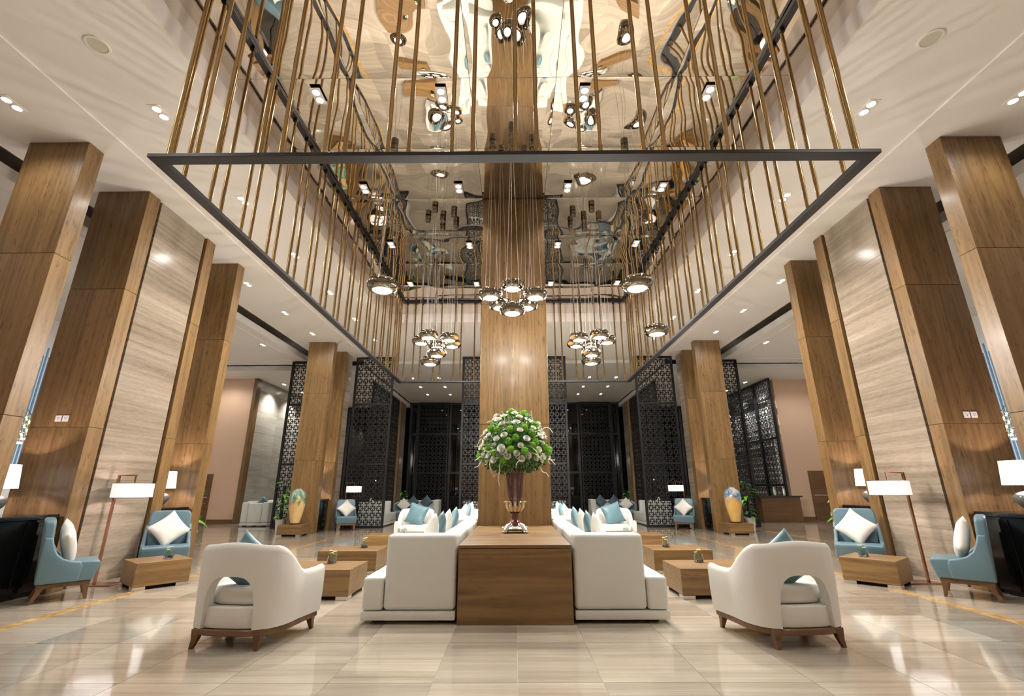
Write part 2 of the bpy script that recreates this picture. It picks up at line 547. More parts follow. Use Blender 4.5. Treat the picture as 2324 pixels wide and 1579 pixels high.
# ================================================================== OUTER WALLS
for s, nm in ((-1, 'wall_left'), (1, 'wall_right')):
    w = struct(B().box(min(s * 13.2, s * 13.35), max(s * 13.2, s * 13.35), -6, 26.9, 0, 6.7).build(nm, 'wall_white'))
    for k in range(24):
        y = 11.4 + 0.095 * k
        z0, z1 = (1.6, 5.15) if k % 2 else (1.9, 4.9)
        B().box(min(s * 13.17, s * 13.2), max(s * 13.17, s * 13.2), y, y + 0.036, z0, z1).build('blue_strip', 'blue_strip', w)
struct(B().box(-13.3, 13.3, -6.15, -6, 0, 6.7).build('wall_back', 'wall_beige'))

# far window wall
fw = struct(B().box(-13.2, 13.2, 26.98, 27.1, 0, 6.7).build('window_1', 'glass_dark'))
wx = [-6.0, -5.6, -3.7, -2.0, 0.0, 2.0, 3.7, 5.6, 6.0]
for a in wx:
    B().box(a - 0.06, a + 0.06, 26.84, 26.98, 0, 6.12).build('window_frame', 'black', fw)
for z in (0.05, 2.15, 4.3, 6.05):
    B().box(-6.06, 6.06, 26.86, 26.975, z - 0.05, z + 0.05).build('window_frame', 'black', fw)
for s in (-1, 1):
    B().box(min(s * 11.0, s * 13.2), max(s * 11.0, s * 13.2), 26.7, 26.96, 0, 5.86).build('wall_panel', 'wall_beige', fw)
    for a in (7.2, 8.4, 9.6):
        B().box(s * a - 0.06, s * a + 0.06, 26.84, 26.98, 0, 5.86).build('window_frame', 'black', fw)

# side-room end walls
def slabs(parent, x0, x1, y0, y1, z0, z1, dz, mat='stone', gap=0.004, off=0.0):
    z = z0
    k = 0
    while z < z1 - 0.02:
        ze = min(z1, z + (off if (k == 0 and off) else dz))
        B().box(x0, x1, y0, y1, z + gap / 2, ze - gap / 2).build('stone_slab', mat, parent, bevel=0.003, seg=1)
        z = ze
        k += 1
wl = struct(B().box(-13.2, -11.12, 19.4, 19.6, 0, 5.86).build('wall_left_end', 'wall_beige'))
struct(B().box(-11.12, -10.98, 19.30, 19.62, 0, 5.86).build('trim_11', 'wood_z'))
struct(B().box(-12.2, -11.12, 19.37, 19.40, 0, 0.16).build('baseboard_left', 'wood_door'))
d = struct(B().box(-13.18, -12.24, 19.355, 19.40, 0.02, 1.9).build('door_1', 'wood_door'))
B().box(-13.0, -12.3, 19.33, 19.36, 0.98, 1.01).build('door_rail', 'steel', d)
ws = struct(B().box(-11.4, -11.06, 19.62, 26.7, 0, 5.86).build('wall_left_stone', 'stone_grey'))
for q in range(4):
    slabs(ws, -11.06, -11.02 - 0.004 * (q % 2), 19.64 + 1.76 * q, 19.64 + 1.76 * (q + 1) - 0.006, 0.0, 5.86, 0.9, 'stone_grey')
wr = struct(B().box(11.4, 13.2, 20.0, 20.2, 0, 5.86).build('wall_right_end', 'wall_beige'))
struct(B().box(11.64, 12.2, 19.97, 20.0, 0, 0.16).build('baseboard_right', 'wood_door'))
d = struct(B().box(12.22, 13.18, 19.955, 20.0, 0.02, 1.96).build('door_2', 'wood_door'))
B().box(12.3, 13.0, 19.93, 19.96, 0.98, 1.01).build('door_rail', 'steel', d)
struct(B().box(11.14, 11.6, 20.2, 26.7, 0, 5.86).build('wall_right_stone', 'wall_white'))

# ================================================================== PILLARS (wood fins) and stone panels
def fin(s, y0, t=0.25, xi=6.13, xo=7.0, z1=6.118):
    c = struct(B().box(min(s * (xi + 0.012), s * (xo - 0.012)), max(s * (xi + 0.012), s * (xo - 0.012)), y0 + 0.012, y0 + t - 0.012, 0, z1).build('wood_pillar', 'dark'))
    for a, z in ((0.0, 2.17), (2.17, 4.33), (4.33, z1)):
        h = (z - a) / 2
        link('wood_panel', B().box(-(xo - xi) / 2, (xo - xi) / 2, -t / 2, t / 2, -h + 0.0025, h - 0.0025).mesh('wood_panel', 'wood_z', bevel=0.003, seg=1),
             c, (s * (xi + xo) / 2, y0 + t / 2, a + h))
    return c
FINS = (5.50, 6.66, 8.20, 9.27, 15.05, 16.20)
for s in (-1, 1):
    for y0 in FINS:
        fin(s, y0)
    fin(s, 24.95, z1=5.85)
    for y0, y1, z1 in ((6.99, 8.15, 6.118), (16.5, 17.0, 6.118), (25.3, 26.2, 5.85)):
        core = struct(B().box(min(s * 6.22, s * 6.9), max(s * 6.22, s * 6.9), y0 + 0.03, y1 - 0.03, 0, z1).build('stone_panel', 'dark'))
        slabs(core, min(s * 6.16, s * 6.23), max(s * 6.16, s * 6.23), y0, y1, 0.0, z1, 0.72, 'stone', 0.0006)
    # dark grooves either side of the stone
    for a, c in ((6.91, 6.99), (8.15, 8.20)):
        struct(B().box(min(s * 6.30, s * 6.9), max(s * 6.30, s * 6.9), a, c, 0, 6.118).build('shadow_gap', 'dark'))
# central column
cc = struct(B().box(-0.572, 0.572, 7.813, 8.957, 0, 6.74).build('wood_column', 'dark'))
for a, z in ((0.0, 0.17), (0.17, 2.33), (2.33, 4.49), (4.49, 6.715)):
    h = (z - a) / 2
    link('wood_panel', B().box(-0.585, 0.585, -0.585, 0.585, -h + 0.0025, h - 0.0025).mesh('wood_panel', 'wood_z', bevel=0.003, seg=1), cc, (0, 8.385, a + h))
# wall sockets on the second pillar of each side
for s in (-1, 1):
    for k, xx in enumerate((6.49, 6.595)):
        o = B().box(-0.045, 0.045, -0.012, 0, -0.045, 0.045).build('wall_socket', 'plastic', None, (s * xx, 6.659, 2.29), bevel=0.004, seg=1)
        tag(o, 'white square wall socket on the %s wooden pillar, the %s of its pair' % (side(s), ('inner', 'outer')[k]), 'socket', 'wall sockets on the pillars')
        for p in ((-0.012, 0.008), (0.012, 0.008), (0, -0.012)):
            B().box(p[0] - 0.004, p[0] + 0.004, -0.0135, -0.0119, p[1] - 0.006, p[1] + 0.006).build('socket_hole', 'dark', o)

# ================================================================== CEILING FITTINGS
def disc(b, c, r, z0, z1, n=18):
    b.lathe([(r, z0), (r, z1)], n, (c[0], c[1], 0))
def twin_proto():
    t = thing('downlight', '', 'downlight', (0, 0, 0))
    b = B()
    b.box(-0.075, 0.075, -0.145, 0.145, -0.006, 0.002)
    b.build('trim_plate', 'ceil', t, bevel=0.002, seg=1)
    for y in (-0.068, 0.068):
        b = B()
        b.lathe([(0.058, -0.006), (0.058, -0.012), (0.050, -0.012), (0.050, -0.006)], 18, (0, y, 0), closed=True)
        b.build('lamp_ring', 'plastic', t, smooth=True)
        b = B()
        b.lathe([(0.0, -0.009), (0.050, -0.009), (0.050, -0.006)], 18, (0, y, 0))
        b.build('lens', 'lens', t)
    return t
tw0 = twin_proto()
used = [False]
def downlight(x, y, z, label, group, watts=DOWN, ang=150, aim=(0, 0, -1)):
    if not used[0]:
        o = tw0
        used[0] = True
    else:
        o = dup(tw0)
    o.location = (x, y, z)
    o['label'] = label
    o['group'] = group
    l = spot('downlight_beam', (x, y, z - 0.03), watts, ang, 0.7, WARM, 0.06, aim)
    return o
ORD = ['first', 'second', 'third', 'fourth', 'fifth', 'sixth', 'seventh', 'eighth', 'ninth', 'tenth']
for s in (-1, 1):
    for k, y in enumerate((4.99, 6.96, 8.95, 10.93, 12.9, 14.87)):
        downlight(s * 4.73, y, 6.14, 'twin ceiling downlight beside the mirror recess, %s from the front on the %s' % (ORD[k], side(s)), 'downlights beside the mirror')
    for k, y in enumerate((-3.0, -1.0, 1.0, 3.0)):
        downlight(s * 4.73, y, 6.14, 'twin ceiling downlight above the viewer, %s from the back wall on the %s' % (ORD[k], side(s)), 'downlights above the viewer')
    for k, y in enumerate((4.8, 7.65, 10.36, 12.3, 14.16)):
        downlight(s * 6.53, y, 6.12, 'twin ceiling downlight over the wooden pillars, %s from the front on the %s' % (ORD[k], side(s)), 'downlights over the pillars', DOWN * 0.8)
    for k, (xx, y, z) in enumerate(((8.5, 12.9, 5.98), (8.5, 14.88, 5.98), (11.4, 12.5, 5.98), (10.2, 8.0, 5.98), (10.2, 4.0, 5.98))):
        downlight(s * xx, y, z, 'twin ceiling downlight in the %s side room, %s of its group' % (side(s), ORD[k]), 'downlights of the side rooms', DOWN * 0.8)
    for k, (xx, y, z) in enumerate(((10.45, 20.5, 5.86), (10.45, 22.4, 5.86), (10.45, 24.4, 5.86))):
        downlight(s * xx, y, z, 'twin ceiling downlight by the end wall of the %s side room, %s from the front' % (side(s), ORD[k]), 'downlights of the end walls', DOWN * 4.0, 110)
    downlight(s * 12.0, 18.35, 5.86, 'twin ceiling downlight before the beige wall and door of the %s side room' % side(s), 'downlights of the end walls', DOWN * 1.0)
    for k, (xx, y) in enumerate(((4.63, 20.5), (3.42, 20.46), (4.63, 22.43), (3.42, 22.45), (4.63, 24.35), (3.42, 24.37), (1.2, 20.5), (1.2, 24.4))):
        downlight(s * xx, y, 6.12, 'twin ceiling downlight over the back lounge, %s of the %s group' % (ORD[k], side(s)), 'downlights of the back lounge', DOWN * 0.60, 110)
    for k, (xx, y) in enumerate(((2.79, 5.27), (1.02, 5.27), (2.79, 7.42), (1.02, 7.42), (2.82, 9.5), (1.02, 9.55), (2.84, 11.63), (1.02, 11.66))):
        downlight(s * xx, y, ZM - 0.03, 'twin downlight let into the mirror ceiling, %s of the %s half' % (ORD[k], side(s)), 'downlights in the mirror ceiling', DOWN * 1.0, 110)
    # round loudspeaker
    sp = thing('ceiling_speaker', 'round cream ceiling loudspeaker near the %s front corner of the mirror recess' % side(s), 'loudspeaker', (s * 4.72, 4.0, 6.14))
    B().lathe([(0.0, -0.006), (0.10, -0.006), (0.10, 0.0)], 28).build('grille', 'speaker', sp, smooth=True)
    B().lathe([(0.10, 0.0), (0.10, -0.010), (0.122, -0.008), (0.125, 0.0)], 28, closed=True).build('rim', 'ceil', sp, smooth=True)

# ================================================================== HANGING BRASS ROD FRAME
rf = thing('hanging_rod_frame', 'brass rods in pairs hung between two black rectangular frames under the mirror ceiling', 'chandelier', (0, 8.2, 4.2))
FX, FY0, FY1 = 3.34, 3.50, 12.98
W = 0.115
def frame_bars(name, z0, z1, w=W):
    for x0, x1, y0, y1 in ((-FX, FX, FY0, FY0 + w), (-FX, FX, FY1 - w, FY1), (-FX, -FX + w, FY0 + w, FY1 - w), (FX - w, FX, FY0 + w, FY1 - w)):
        B().box(x0, x1, y0 - 8.2, y1 - 8.2, z0 - 4.2, z1 - 4.2).build(name, 'black', rf, bevel=0.003, seg=1)
frame_bars('lower_bar', 4.20, 4.24)
frame_bars('upper_bar', 6.655, 6.712, 0.09)
rod_me = B().lathe([(0.021, 4.238), (0.021, 6.657)], 16).mesh('rod', 'brass', smooth=True)
col_me = B().box(-0.03, 0.03, -0.03, 0.03, 6.600, 6.656).mesh('bracket', 'black', bevel=0.003, seg=1)
def rod(x, y):
    link('rod', rod_me, rf, (x, y - 8.2, -4.2))
    link('bracket', col_me, rf, (x, y - 8.2, -4.2))
for yy in (FY0 + W / 2, FY1 - W / 2):
    rod(-3.19, yy)
    for k in range(11):
        for e in (0.0, 0.193):
            rod(-2.936 + 0.592 * k + e, yy)
for s in (-1, 1):
    for k in range(16):
        for e in (0.0, 0.193):
            rod(s * (FX - W / 2), 3.70 + 0.592 * k + e if k < 15 else 12.42 + e)
# ================================================================== PENDANT LAMPS
def pendant_mesh(R):
    k = R / 0.18
    sh = B().lathe([(0.085 * k, 0.072 * k), (0.120 * k, 0.078 * k), (0.155 * k, 0.062 * k), (0.176 * k, 0.030 * k), (0.180 * k, 0.0), (0.172 * k, -0.030 * k), (0.150 * k, -0.055 * k),
                    (0.118 * k, -0.066 * k), (0.112 * k, -0.060 * k), (0.112 * k, 0.0), (0.085 * k, 0.02 * k)], 40, closed=True).mesh('shell', 'smoke', smooth=True)
    rg = B().lathe([(0.110 * k, -0.058 * k), (0.082 * k, -0.040 * k), (0.082 * k, -0.030 * k), (0.110 * k, -0.030 * k)], 32, closed=True).mesh('diffuser_ring', 'opal_ring', smooth=True)
    ln = B().lathe([(0.0, -0.040 * k), (0.080 * k, -0.040 * k), (0.080 * k, -0.030 * k), (0.0, -0.030 * k)], 32).mesh('lens', 'opal', smooth=True)
    tp = B().lathe([(0.0, 0.045 * k), (0.082 * k, 0.055 * k), (0.084 * k, 0.05 * k), (0.0, 0.035 * k)], 28).mesh('top_glow', 'opal', smooth=True)
    return sh, rg, ln, tp
PM = {r: pendant_mesh(r) for r in (0.18, 0.235)}
cup_me = B().lathe([(0.0, -0.115), (0.050, -0.113), (0.060, -0.103), (0.060, -0.058), (0.055, -0.054), (0.060, -0.050), (0.060, 0.0)], 20).mesh('ceiling_cup', 'smoke', smooth=True)
def pendant(x, y, z, R, label, group):
    t = thing('pendant_lamp', label, 'pendant lamp', (x, y, z), 0, group)
    sh, rg, ln, tp = PM[R]
    link('shell', sh, t)
    link('diffuser_ring', rg, t)
    link('lens', ln, t)
    link('top_glow', tp, t)
    top = ZM - 0.012 - z
    link('ceiling_cup', cup_me, t, (0, 0, top))
    for k in range(3):
        a = 2 * PI * k / 3 + 0.4
        B().tube([(0.014 * math.cos(a), 0.014 * math.sin(a), top - 0.11), (R * 0.62 * math.cos(a), R * 0.62 * math.sin(a), 0.07 * R / 0.18)], 0.0022, 5).build('cable', 'cable', t)
    point('pendant_light', (x, y, z - 0.15), PEND * (R / 0.18) * (0.15 if abs(x) < 0.6 else 0.75 if y < 7 else 1.1), WARM, 0.045)
    return t
for x, y, z, lb in ((-0.02, 6.30, 4.18, 'rear middle'), (-0.02, 5.96, 3.66, 'lowest, front'), (-0.335, 6.23, 4.01, 'far left'), (0.31, 6.24, 4.01, 'far right'), (-0.2, 6.51, 3.96, 'inner left'), (0.19, 6.52, 3.96, 'inner right')):
    pendant(x, y, z, 0.18, 'smoked chrome pendant before the central wooden column, %s one of six' % lb, 'pendants before the central column')
CL = ((-0.11, -0.34, 4.0, 'upper left'), (0.25, -0.18, 4.0, 'inner upper'), (-0.31, 0.0, 4.0, 'outermost left'), (0.25, 0.22, 4.0, 'inner rear'), (-0.06, 0.35, 4.02, 'rearmost'), (0.0, 0.0, 3.75, 'lowest'))
for x, y, z, lb in CL:
    pendant(-1.46 + x, 8.39 + y, z, 0.18, 'smoked chrome pendant in the cluster left of the column, its %s one' % lb.replace(' left', ''), 'pendants in the left cluster')
    pendant(1.465 - x, 8.41 + y, z, 0.18, 'smoked chrome pendant in the cluster right of the column, its %s one' % lb.replace(' left', ''), 'pendants in the right cluster')
for x, y, z, lb in ((-1.95, 6.30, 4.19, 'large single chrome pendant hanging near the brass rods on the left'),
                    (1.84, 6.33, 4.21, 'large single chrome pendant hanging near the brass rods on the right'),
                    (2.74, 8.41, 4.19, 'large single chrome pendant beside the right bar of the black frame'),
                    (-1.97, 10.47, 4.16, 'large chrome pendant hanging below and behind the left pendant cluster'),
                    (1.82, 10.51, 4.17, 'large chrome pendant hanging below and behind the right pendant cluster')):
    pendant(x, y, z, 0.235, lb, 'large single pendants')

# ================================================================== LATTICE SCREENS
CELL = 0.232
def lattice(b, w, z0, z1, t=0.018, bar=0.028, hole_bar=None):
    """square rings joined by short bars that run on into each ring; in the XZ plane, centred on x=0"""
    nx = max(1, round(w / CELL))
    nz = max(1, round((z1 - z0) / CELL))
    cx, cz = w / nx, (z1 - z0) / nz
    h = t / 2
    for i in range(nx):
        for j in range(nz):
            x = -w / 2 + (i + 0.5) * cx
            z = z0 + (j + 0.5) * cz
            r = 0.305 * cx
            rz = 0.305 * cz
            k = bar / 2
            b.box(x - r - k, x + r + k, -h, h, z + rz - k, z + rz + k)
            b.box(x - r - k, x + r + k, -h, h, z - rz - k, z - rz + k)
            b.box(x - r - k, x - r + k, -h, h, z - rz + k, z + rz - k)
            b.box(x + r - k, x + r + k, -h, h, z - rz + k, z + rz - k)
            for sg in (-1, 1):
                a0, a1 = x + sg * 0.13 * cx, x + sg * cx / 2
                b.box(min(a0, a1), max(a0, a1), -h * 0.9, h * 0.9, z - k, z + k)
                a0, a1 = z + sg * 0.13 * cz, z + sg * cz / 2
                b.box(x - k, x + k, -h * 0.9, h * 0.9, min(a0, a1), max(a0, a1))
    return b
def screen(loc, w, h, label, rz=0.0, mull=(), rails=(2.15, 4.31), fr=0.085, bar=0.028):
    t = thing('lattice_screen', label, 'screen', loc, rz, 'black lattice screens')
    for x in [-w / 2 + fr / 2, w / 2 - fr / 2] + list(mull):
        B().box(x - fr / 2, x + fr / 2, -0.04, 0.04, 0.0, h).build('post', 'lattice', t, bevel=0.004, seg=1)
    posts = [-w / 2 + fr / 2] + sorted(mull) + [w / 2 - fr / 2]
    zs = [fr / 2] + [z for z in rails if z < h - 0.3] + [h - fr / 2]
    for z in zs:
        B().box(-w / 2 + fr, w / 2 - fr, -0.036, 0.036, z - fr / 2, z + fr / 2).build('rail', 'lattice', t, bevel=0.004, seg=1)
    for i in range(len(posts) - 1):
        for j in range(len(zs) - 1):
            pw = posts[i + 1] - posts[i] - fr
            o = lattice(B(), pw, zs[j] + fr / 2, zs[j + 1] - fr / 2, bar=bar).build('lattice_panel', 'lattice', t, ((posts[i] + posts[i + 1]) / 2, 0, 0), weld=False)
    return t
for s in (-1, 1):
    screen((s * 5.29, 17.05, 0), 1.46, 6.135, 'tall black lattice screen between pillar and back lounge on the %s' % side(s))
    screen((s * 7.79, 17.05, 0), 1.36, 5.97, 'tall black lattice screen at the end of the %s passage' % side(s))
    screen((s * 6.2, 22.3, 0), 4.6, 5.84, 'long black lattice partition along the %s side of the back lounge' % side(s), PI / 2, mull=(-1.15, 0.0, 1.15))
screen((0, 17.05, 0), 3.92, 6.135, 'wide black lattice screen behind the central wooden column', 0, mull=(-1.25, 1.25))
for s in (-1, 1):
    screen((s * 4.65, 26.7, 0), 1.75, 6.1, 'black lattice screen before the dark window in the back lounge, %s one' % side(s))
screen((11.02, 21.75, 0), 4.3, 5.85, 'black lattice wall behind the bar counter on the right', PI / 2, mull=(-0.75, 0.7), rails=(1.4, 3.3, 5.0), fr=0.10, bar=0.017)

# ================================================================== CENTRAL CONSOLE
def console(loc, label, rz=0):
    t = thing('console_cabinet', label, 'console', loc, rz)
    B().box(-0.584, 0.584, 0.0, 2.60, 0.0, 0.700).build('body', 'wood_x', t, bevel=0.003, seg=1)
    B().box(-0.584, 0.584, 0.0, 2.60, 0.704, 0.738).build('top', 'wood_x', t, bevel=0.004, seg=2)
    return t
console((0, 5.19, 0), 'wooden console block between the two white sofas, nearest the viewer')
console((0, 11.58, 0), 'wooden console block behind the central column', PI)

# ================================================================== SOFAS
def sofa(loc, rz, L, label, arms=(1, 1), mods=3, mat='leather_w'):
    t = thing('sofa', label, 'sofa', loc, rz, 'white sofas')
    D = 0.955
    B().box(0.0, D, 0.0, L, 0.035, 0.120).build('base', mat, t, bevel=0.012, seg=2, smooth=True)
    a0 = 0.24 if arms[0] else 0.0
    a1 = L - (0.24 if arms[1] else 0.0)
    if arms[0]:
        B().box(0.0, 0.735, 0.0, 0.24, 0.124, 0.84).build('arm', mat, t, bevel=0.045, seg=4, smooth=True)
    if arms[1]:
        B().box(0.0, 0.735, L - 0.24, L, 0.124, 0.84).build('arm', mat, t, bevel=0.045, seg=4, smooth=True)
    m = (a1 - a0) / mods
    for k in range(mods):
        B().box(0.0, 0.24, a0 + k * m + 0.002, a0 + (k + 1) * m - 0.002, 0.124, 0.81).build('backrest', mat, t, bevel=0.04, seg=4, smooth=True)
    b = B().box(0.739, D - 0.005, 0.0, L, 0.124, 0.43)
    b.build('seat_front', mat, t, bevel=0.03, seg=3, smooth=True)
    for k in range(mods):
        B().box(0.244, 0.737, a0 + k * m + 0.002, a0 + (k + 1) * m - 0.002, 0.124, 0.43).build('seat_cushion', mat, t, bevel=0.03, seg=3, smooth=True)
    for x in (0.12, 0.80):
        for y in (0.15, L - 0.15):
            B().box(x - 0.06, x + 0.06, y - 0.04, y + 0.04, 0.0, 0.036).build('foot', 'dark', t)
    return t
sofa((-0.605, 8.30, 0), PI, 3.09, 'long white leather sofa left of the console, nearest the viewer')
sofa((0.605, 5.22, 0), 0, 3.09, 'long white leather sofa right of the console, nearest the viewer')
sofa((-0.605, 11.56, 0), PI, 3.09, 'long white leather sofa beyond the column on the left')
sofa((0.605, 8.47, 0), 0, 3.09, 'long white leather sofa beyond the column on the right')

# ================================================================== CUSHIONS
def cushion_mesh(a, h, seed):
    n = 14
    vs, fs = [], []
    def pt(u, v, sg):
        x = a * u * (1 - 0.10 * (1 - v * v))
        y = a * v * (1 - 0.10 * (1 - u * u))
        z = sg * h * max(0.0, (1 - u ** 4) * (1 - v ** 4)) ** 0.55
        z += sg * 0.10 * h * noise.noise(Vector((u * 2.2 + seed, v * 2.2, sg))) * (1 - u ** 6) * (1 - v ** 6)
        return (x, y, z)
    for sg in (1, -1):
        o = len(vs)
        for j in range(n + 1):
            for i in range(n + 1):
                vs.append(pt(-1 + 2 * i / n, -1 + 2 * j / n, sg))
        for j in range(n):
            for i in range(n):
                q = o + j * (n + 1) + i
                fs.append((q, q + 1, q + n + 2, q + n + 1) if sg > 0 else (q, q + n + 1, q + n + 2, q + 1))
    return B().add(vs, fs)
CM = {}
def cushion(loc, yaw, lean, spin, mat, label, a=0.215, h=0.075, group='cushions'):
    """yaw: direction the face looks (0 = +Y world); lean back in radians; spin in its own plane"""
    key = (mat, a)
    if key not in CM:
        CM[key] = cushion_mesh(a, h, random.random() * 9).mesh('cushion', mat, smooth='all')
    o = link('cushion', CM[key])
    m = Matrix.Rotation(yaw, 4, 'Z') @ Matrix.Rotation(-(PI / 2 - lean), 4, 'X') @ Matrix.Rotation(spin, 4, 'Z')
    o.matrix_world = Matrix.Translation(loc) @ m
    return tag(o, label, 'cushion', group)
q45 = PI / 4
for s in (-1, 1):
    yw = PI / 2 if s < 0 else -PI / 2
    lst = [(5.75, 'cush_w', 'ivory', 'nearest the viewer'), (6.35, 'teal', 'teal', 'second from the viewer'), (6.95, 'cush_w', 'ivory', 'third from the viewer'), (7.75, 'teal', 'teal', 'fourth from the viewer')]
    for y, mt, cn, w in lst:
        cushion((s * 0.985, y, 0.735), yw, 0.22, q45 + random.uniform(-0.15, 0.15), mt, '%s cushion standing on the near %s white sofa, %s' % (cn, side(s), w), group='cushions on the sofas')
    for y, mt, cn, w in ((9.2, 'cush_w', 'ivory', 'nearest the column'), (9.9, 'teal', 'teal', 'in its middle'), (10.6, 'cush_w', 'ivory', 'toward its far end')):
        cushion((s * 0.985, y, 0.735), yw, 0.22, q45 + random.uniform(-0.15, 0.15), mt, '%s cushion on the far %s white sofa, %s' % (cn, side(s), w), group='cushions on the sofas')

# ================================================================== WHITE ARMCHAIRS
def armchair_proto():
    t = thing('armchair', '', 'armchair', (0, 0, 0), 0, 'white tub armchairs')
    # plan path of the shell, front-right arm round the back to front-left arm; front = +y
    HW, YB, YF = 0.43, -0.42, 0.33
    pts = []
    NB = 96
    for i in range(NB + 1):
        u = -1 + 2 * i / NB
        # superelliptic U
        ang = u * (PI / 2)
        ex = 0.62
        x = HW * math.copysign(abs(math.sin(ang)) ** ex, ang)
        y = -math.copysign(abs(math.cos(ang)) ** ex, 1) * 0.42
        pts.append((x, y))
    path = [(-HW - 0.035 * (1 - k / 10), YF - (YF) * k / 10) for k in range(10)] + pts + [(HW + 0.035 * (k + 1) / 10, YF * (k + 1) / 10) for k in range(10)]
    n = len(path)
    # arc length measured from the back centre
    acc = [0.0]
    for i in range(1, n):
        acc.append(acc[-1] + math.dist(path[i], path[i - 1]))
    mid = acc[-1] / 2
    T = 0.085
    vs, fs = [], []
    K = 12
    def sm(a, b_, v):
        v = max(0, min(1, (v - a) / (b_ - a)))
        return v * v * (3 - 2 * v)
    for i, (x, y) in enumerate(path):
        d = abs(acc[i] - mid)
        L = mid
        top = 0.845 - 0.255 * sm(0.36, 0.80, d) - 0.03 * sm(0.0, 0.4, d) + 0.012 * sm(L - 0.12, L, d)
        p0, p1 = path[max(0, i - 1)], path[min(n - 1, i + 1)]
        tx, ty = p1[0] - p0[0], p1[1] - p0[1]
        l = math.hypot(tx, ty)
        nx, ny = ty / l, -tx / l          # outward normal
        if nx * x + ny * (y + 0.02) < 0:
            nx, ny = -nx, -ny
        hw = 0.235
        bot = 0.153
        if d < hw:
            bot = 0.153 + 0.415 * (1 - (d / hw) ** 3.4) ** (1 / 3.4)
        bulge = 0.012
        sec = [(0, bot), (0, bot + 0.02), (0.006, bot + (top - bot) * 0.45), (0.002, top - 0.05), (-0.012, top - 0.016), (-0.035, top), (-0.055, top - 0.003), (-0.075, top - 0.02), (-T, top - 0.06), (-T, bot + (top - bot) * 0.4), (-T, bot + 0.02), (-T + 0.004, bot)]
        flare = 0.05
        for o, z in sec:
            e = o + flare * (z - 0.2) * 0.6
            vs.append((x + nx * e, y + ny * e, z))
    for i in range(n - 1):
        for k in range(K):
            k2 = (k + 1) % K
            fs.append((i * K + k, (i + 1) * K + k, (i + 1) * K + k2, i * K + k2))
    fs.append(tuple(range(K)))
    fs.append(tuple(range((n - 1) * K, n * K))[::-1])
    B().add(vs, fs).build('shell', 'linen_w', t, smooth=True, weld=False)
    def dshape(hw, yb, yf, k=26, ex=0.62):
        p = []
        for i in range(k + 1):
            ang = -PI / 2 + PI * i / k
            p.append((hw * math.copysign(abs(math.sin(ang)) ** ex, ang), yb * abs(math.cos(ang)) ** ex))
        p.append((hw + 0.02, yf))
        p.insert(0, (-hw - 0.02, yf))
        return p
    B().prism(dshape(0.40, -0.385, 0.31), 2, 0.153, 0.315).build('seat_base', 'linen_w', t, bevel=0.012, seg=2, smooth=True)
    b = B().prism(dshape(0.325, -0.31, 0.415), 2, 0.317, 0.465)
    b.build('seat_cushion', 'linen_w', t, bevel=0.04, seg=4, smooth=True)
    B().prism(dshape(0.425, -0.412, 0.325), 2, 0.103, 0.151).build('rail', 'wood_leg', t, bevel=0.006, seg=1)
    for x0, y0, x1, y1 in ((-0.28, -0.35, -0.295, -0.385), (0.28, -0.35, 0.295, -0.385), (-0.40, 0.27, -0.412, 0.295), (0.40, 0.27, 0.412, 0.295)):
        w0, w1 = 0.040, 0.017
        vs2 = []
        for z, (cx, cy_), w in ((0.148, (x0, y0), w0), (0.065, ((x0 * .6 + x1 * .4), (y0 * .6 + y1 * .4)), 0.026), (0.0, (x1, y1), w1)):
            vs2 += [(cx - w, cy_ - w, z), (cx + w, cy_ - w, z), (cx + w, cy_ + w, z), (cx - w, cy_ + w, z)]
        f2 = [(0, 1, 2, 3), (8, 9, 10, 11)]
        for q in (0, 4):
            for k in range(4):
                f2.append((q + k, q + (k + 1) % 4, q + 4 + (k + 1) % 4, q + 4 + k))
        B().add(vs2, f2).build('leg', 'wood_leg', t, bevel=0.004, seg=1)
    return t
ac = armchair_proto()
ac.location = (-2.44, 4.86, 0)
ac.rotation_euler = (0, 0, -0.10)
ac['label'] = 'white tub armchair with arched back opening, seen from behind at front left'
dup(ac, 'white tub armchair with arched back opening, seen from behind at front right', (2.46, 4.86, 0), 0.10)
dup(ac, 'white tub armchair facing the viewer at the far left of the sofa group', (-2.40, 11.95, 0), PI + 0.12)
dup(ac, 'white tub armchair facing the viewer at the far right of the sofa group', (2.42, 11.95, 0), PI - 0.12)
for s in (-1, 1):
    cushion((s * 2.47, 4.67, 0.64), -s * 0.1, 0.26, q45 + 0.1 * s, 'teal', 'teal cushion in the %s front armchair, showing through the back opening' % side(s), 0.225, 0.07, 'cushions in the armchairs')
    cushion((s * 2.40, 12.00, 0.70), PI + s * 0.1, 0.32, 0.28 * s + (0 if s < 0 else 0.0), 'teal', 'teal cushion in the far %s white armchair' % side(s), 0.25, 0.08, 'cushions in the armchairs')

